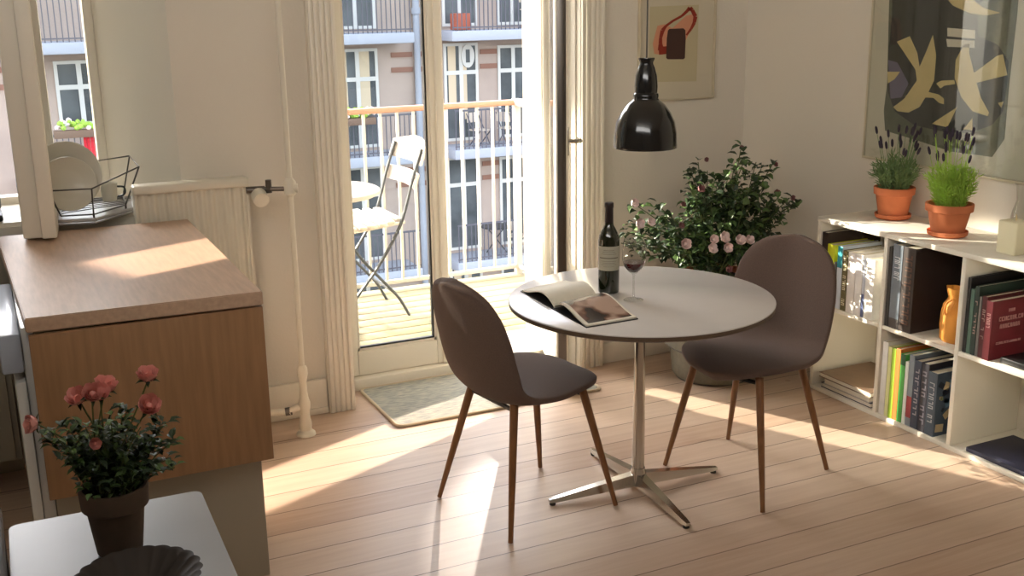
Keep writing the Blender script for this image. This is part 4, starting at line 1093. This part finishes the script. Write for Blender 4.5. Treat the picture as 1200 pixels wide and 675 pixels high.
# birds
PW([zs(158,150), zs(205,130), zs(232,190), zs(240,240), zs(262,190), zs(288,125), zs(300,200), zs(292,290), zs(270,335), zs(240,385), zs(200,405), zs(160,400), zs(145,385), zs(185,355), zs(230,290), zs(225,250), zs(195,205)], .0022, 2)
PW([zs(185,345), zs(270,330), zs(310,340), zs(328,355), zs(328,375), zs(310,370), zs(290,352), zs(240,350)], .0026, 2)
PW([zs(400,160), zs(420,155), zs(418,190), zs(436,262), zs(520,200), zs(540,195), zs(556,270), zs(445,298), zs(460,350), zs(490,405), zs(485,418), zs(430,400), zs(390,350), zs(366,280), zs(370,215)], .0022, 2)
PW([zs(300,300), zs(318,290), zs(365,288), zs(368,302), zs(330,308), zs(315,318)], .0026, 2)
PW([zs(124,258), zs(170,258), zs(150,285), zs(126,300)], .0024, 2)
PW([zs(284,445), zs(376,385), zs(340,458)], .0024, 2); PW([zs(398,465), zs(430,425), zs(430,468)], .0024, 2); PW([zs(522,370), zs(543,365), zs(534,388)], .0024, 2)
PW([zs(326,-20), zs(360,20), zs(420,48), zs(480,56), zs(530,46), zs(470,28), zs(440,5), zs(430,-30)], .0024, 2)
PW([zs(340,100), zs(440,108), zs(440,140), zs(340,130)], .0022, 4); PW([zs(336,140), zs(438,146), zs(438,172), zs(340,168)], .0022, 4)
part('print', b, ['poster_bg','poster_field','poster_bird','poster_lav','mount'], pw, world=True, smooth=0)
part('glass_pane', bx((XR-.0205,y0+.01,z0+.01), (XR-.0185,y1-.01,z1-.01)), 'pane', pw, world=True)
# back wall picture
pb = thing('framed_picture', 'white framed picture of a red strap and brown block on the back wall', 'picture', (2.98,YW,1.5))
x0, x1, z0, z1 = 2.765, 3.185, 1.243, 1.86
b = B()
for (a, c) in (((x0,z0),(x1,z0+.007)), ((x0,z1-.007),(x1,z1)), ((x0,z0+.007),(x0+.007,z1-.007)), ((x1-.007,z0+.007),(x1,z1-.007))):
    box(b, (a[0],YW-.024,a[1]), (c[0],YW-.001,c[1]), .0015)
part('frame', b, 'frame_wood', pb, world=True)
part('mount', bx((x0+.007,YW-.010,z0+.007), (x1-.007,YW-.006,z1-.007)), 'art_mat', pb, world=True)
def wall_pb(px, py, off):
    p = at(px, py, YW-.010); return Vector((p.x, YW-.0104-off, p.z))
b = B()
def PB(pts, off, mi): poly(b, pts, off, mi, None, wall_pb)
def zb(x, y): return (740+x/10.91, y/10.91)
PB([zb(235,85), zb(860,60), zb(830,1040), zb(215,1050)], .0005, 0)
PB([zb(330,330), zb(420,310), zb(520,360), zb(700,200), zb(780,180), zb(820,240), zb(700,500), zb(660,560), zb(430,600), zb(400,700), zb(290,690), zb(270,560)], .0008, 3)
# strap loop as a closed band
def band(path, w, off, mi):
    for (p, q, wa, wb) in [(path[i], path[i+1], w[i], w[i+1]) for i in range(len(path)-1)]:
        d = Vector((q[0]-p[0], q[1]-p[1])); 
        if d.length == 0: continue
        n = Vector((-d.y, d.x)).normalized()
        PB([zb(p[0]+n.x*wa, p[1]+n.y*wa), zb(q[0]+n.x*wb, q[1]+n.y*wb), zb(q[0]-n.x*wb, q[1]-n.y*wb), zb(p[0]-n.x*wa, p[1]-n.y*wa)], off, mi); 
band([(375,640),(368,560),(370,480),(395,390),(440,330),(530,265),(640,205),(710,140),(745,100),(775,130),(815,210),(800,290),(760,370),(700,450)], [42,24,20,26,16,15,16,20,26,24,26,22,16,12], .0014, 1)
PB([zb(345,600), zb(450,590), zb(450,690), zb(350,700)], .0016, 1)
PB([zb(480,370), zb(660,362), zb(685,385), zb(690,500), zb(680,740), zb(660,758), zb(460,758), zb(440,740), zb(448,500), zb(462,390)], .0020, 2)
part('print', b, ['art_paper','art_red','art_brown','art_pink'], pb, world=True, smooth=0)

# ------------------------------------------------------------------ foreground side table, fluted dish, dark post
ft = thing('side_table', 'white side table in the lower left corner carrying the potted rose', 'table', (.13,1.8,0))
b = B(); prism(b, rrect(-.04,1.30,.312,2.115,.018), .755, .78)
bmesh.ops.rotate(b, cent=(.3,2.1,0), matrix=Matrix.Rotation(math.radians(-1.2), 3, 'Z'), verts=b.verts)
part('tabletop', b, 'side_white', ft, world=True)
for (x, y) in ((-.0,2.07),(.275,2.07),(-.02,1.34),(.25,1.34)):
    part('leg', bx((x-.015,y-.015,0), (x+.015,y+.015,.755), .003), 'enamel', ft, world=True)
DX, DY = .145, 1.745
fd = thing('fluted_dish', 'dark fluted metal dish in front of the rose pot on the white table', 'dish', (DX,DY,.782))
b = B()
def flute(u, z): return 1+.045*abs(math.sin(u*PI*22))*(1 if z > .004 else 0)*min(1, z/.02)
lathe(b, [(.001,.0),(.055,.0),(.060,.004),(.095,.034),(.100,.036),(.092,.034),(.057,.006),(.001,.004)], 176, rfun=flute)
part('dish', b, 'dish', fd)
ch2 = thing('wooden_stool', 'dark brown wooden stool at the lower left edge of the picture', 'stool', (-.14,2.0,0))
for (x, y) in ((-.066,2.08),(-.30,2.08),(-.066,1.75),(-.30,1.75)): part('leg', bx((x-.018,y-.018,0), (x+.018,y+.018,.80), .004), 'dark_wood', ch2, world=True)
part('seat', bx((-.33,1.72,.80), (-.047,2.11,.835), .01), 'dark_wood', ch2, world=True)
part('stretcher', bx((-.29,2.07,.3), (-.08,2.09,.33), .003), 'dark_wood', ch2, world=True)

# ------------------------------------------------------------------ light
W = bpy.data.worlds.new('sky'); bpy.context.scene.world = W; W.use_nodes = True
nt = W.node_tree; bg = nt.nodes['Background']
sky = nt.nodes.new('ShaderNodeTexSky'); sky.sky_type = 'NISHITA'; sky.sun_disc = False
sky.sun_elevation = math.radians(35); sky.sun_rotation = math.radians(330); sky.air_density = 1.0; sky.dust_density = 3.0; sky.ozone_density = 1.0
hs = nt.nodes.new('ShaderNodeHueSaturation'); hs.inputs['Saturation'].default_value = .45
nt.links.new(sky.outputs[0], hs.inputs['Color']); nt.links.new(hs.outputs[0], bg.inputs[0]); bg.inputs[1].default_value = 1.22
def aim(o, d):
    o.rotation_euler = Vector(d).to_track_quat('-Z', 'Y').to_euler()
def sun(name, d, e, col, angle=.6):
    l = bpy.data.lights.new(name, 'SUN'); l.energy = e; l.color = col; l.angle = math.radians(angle)
    o = bpy.data.objects.new(name, l); C.objects.link(o); aim(o, d); return o
EL = math.tan(math.radians(24))
dd = Vector((.5,-1,0)).normalized(); sun('sun', (dd.x,dd.y,-EL), 13.0, (1,.88,.72), .5)
def spot(name, pos, tgt, e, col, ang, blend=.15, size=.02):
    l = bpy.data.lights.new(name, 'SPOT'); l.energy = e; l.color = col; l.spot_size = math.radians(ang); l.spot_blend = blend; l.shadow_soft_size = size
    o = bpy.data.objects.new(name, l); C.objects.link(o); o.location = pos; aim(o, Vector(tgt)-Vector(pos)); return o
# added spot lamps standing in for sun thrown back by panes opposite
t_ = Vector((3.235,3.27,.47)); h_ = Vector((-1,1,0)).normalized()
spot('glint_spot_shelf', t_+h_*19+Vector((0,0,19*.28)), t_, 80000, (1,.88,.72), 2.7, .15, .05)
t_ = Vector((1.40,3.15,0)); h_ = Vector((.5,.86,0)).normalized()
spot('glint_spot_floor', t_+h_*22+Vector((0,0,22*.40)), t_, 17000, (1,.88,.78), .75, .3, .05)
# sunlight mirrored off the glass of the open leaf
def beam(name, pos, d, sx, sy, e, col, spread):
    l = bpy.data.lights.new(name, 'AREA'); l.shape = 'RECTANGLE'; l.size = sx; l.size_y = sy; l.energy = e; l.color = col; l.spread = math.radians(spread)
    o = bpy.data.objects.new(name, l); C.objects.link(o); o.location = pos; aim(o, d); return o
rd_ = Vector((-.92,-.38,0)).normalized()
beam('leaf_glass_reflection', (2.17,4.30,.95), (rd_.x,rd_.y,-EL), .32, 1.6, 8, (1,.80,.66), 2)
# area fill lamp added under the ceiling to brighten the room
beam('room_fill_lamp', (.1,.8,2.5), (.75,.62,.2), 3.0, .8, 42, (1,.97,.93), 140)

S = bpy.context.scene
S.view_settings.view_transform = 'Standard'; S.view_settings.look = 'None'; S.view_settings.gamma = 1
S.view_settings.use_curve_mapping = False; S.view_settings.exposure = 0.0
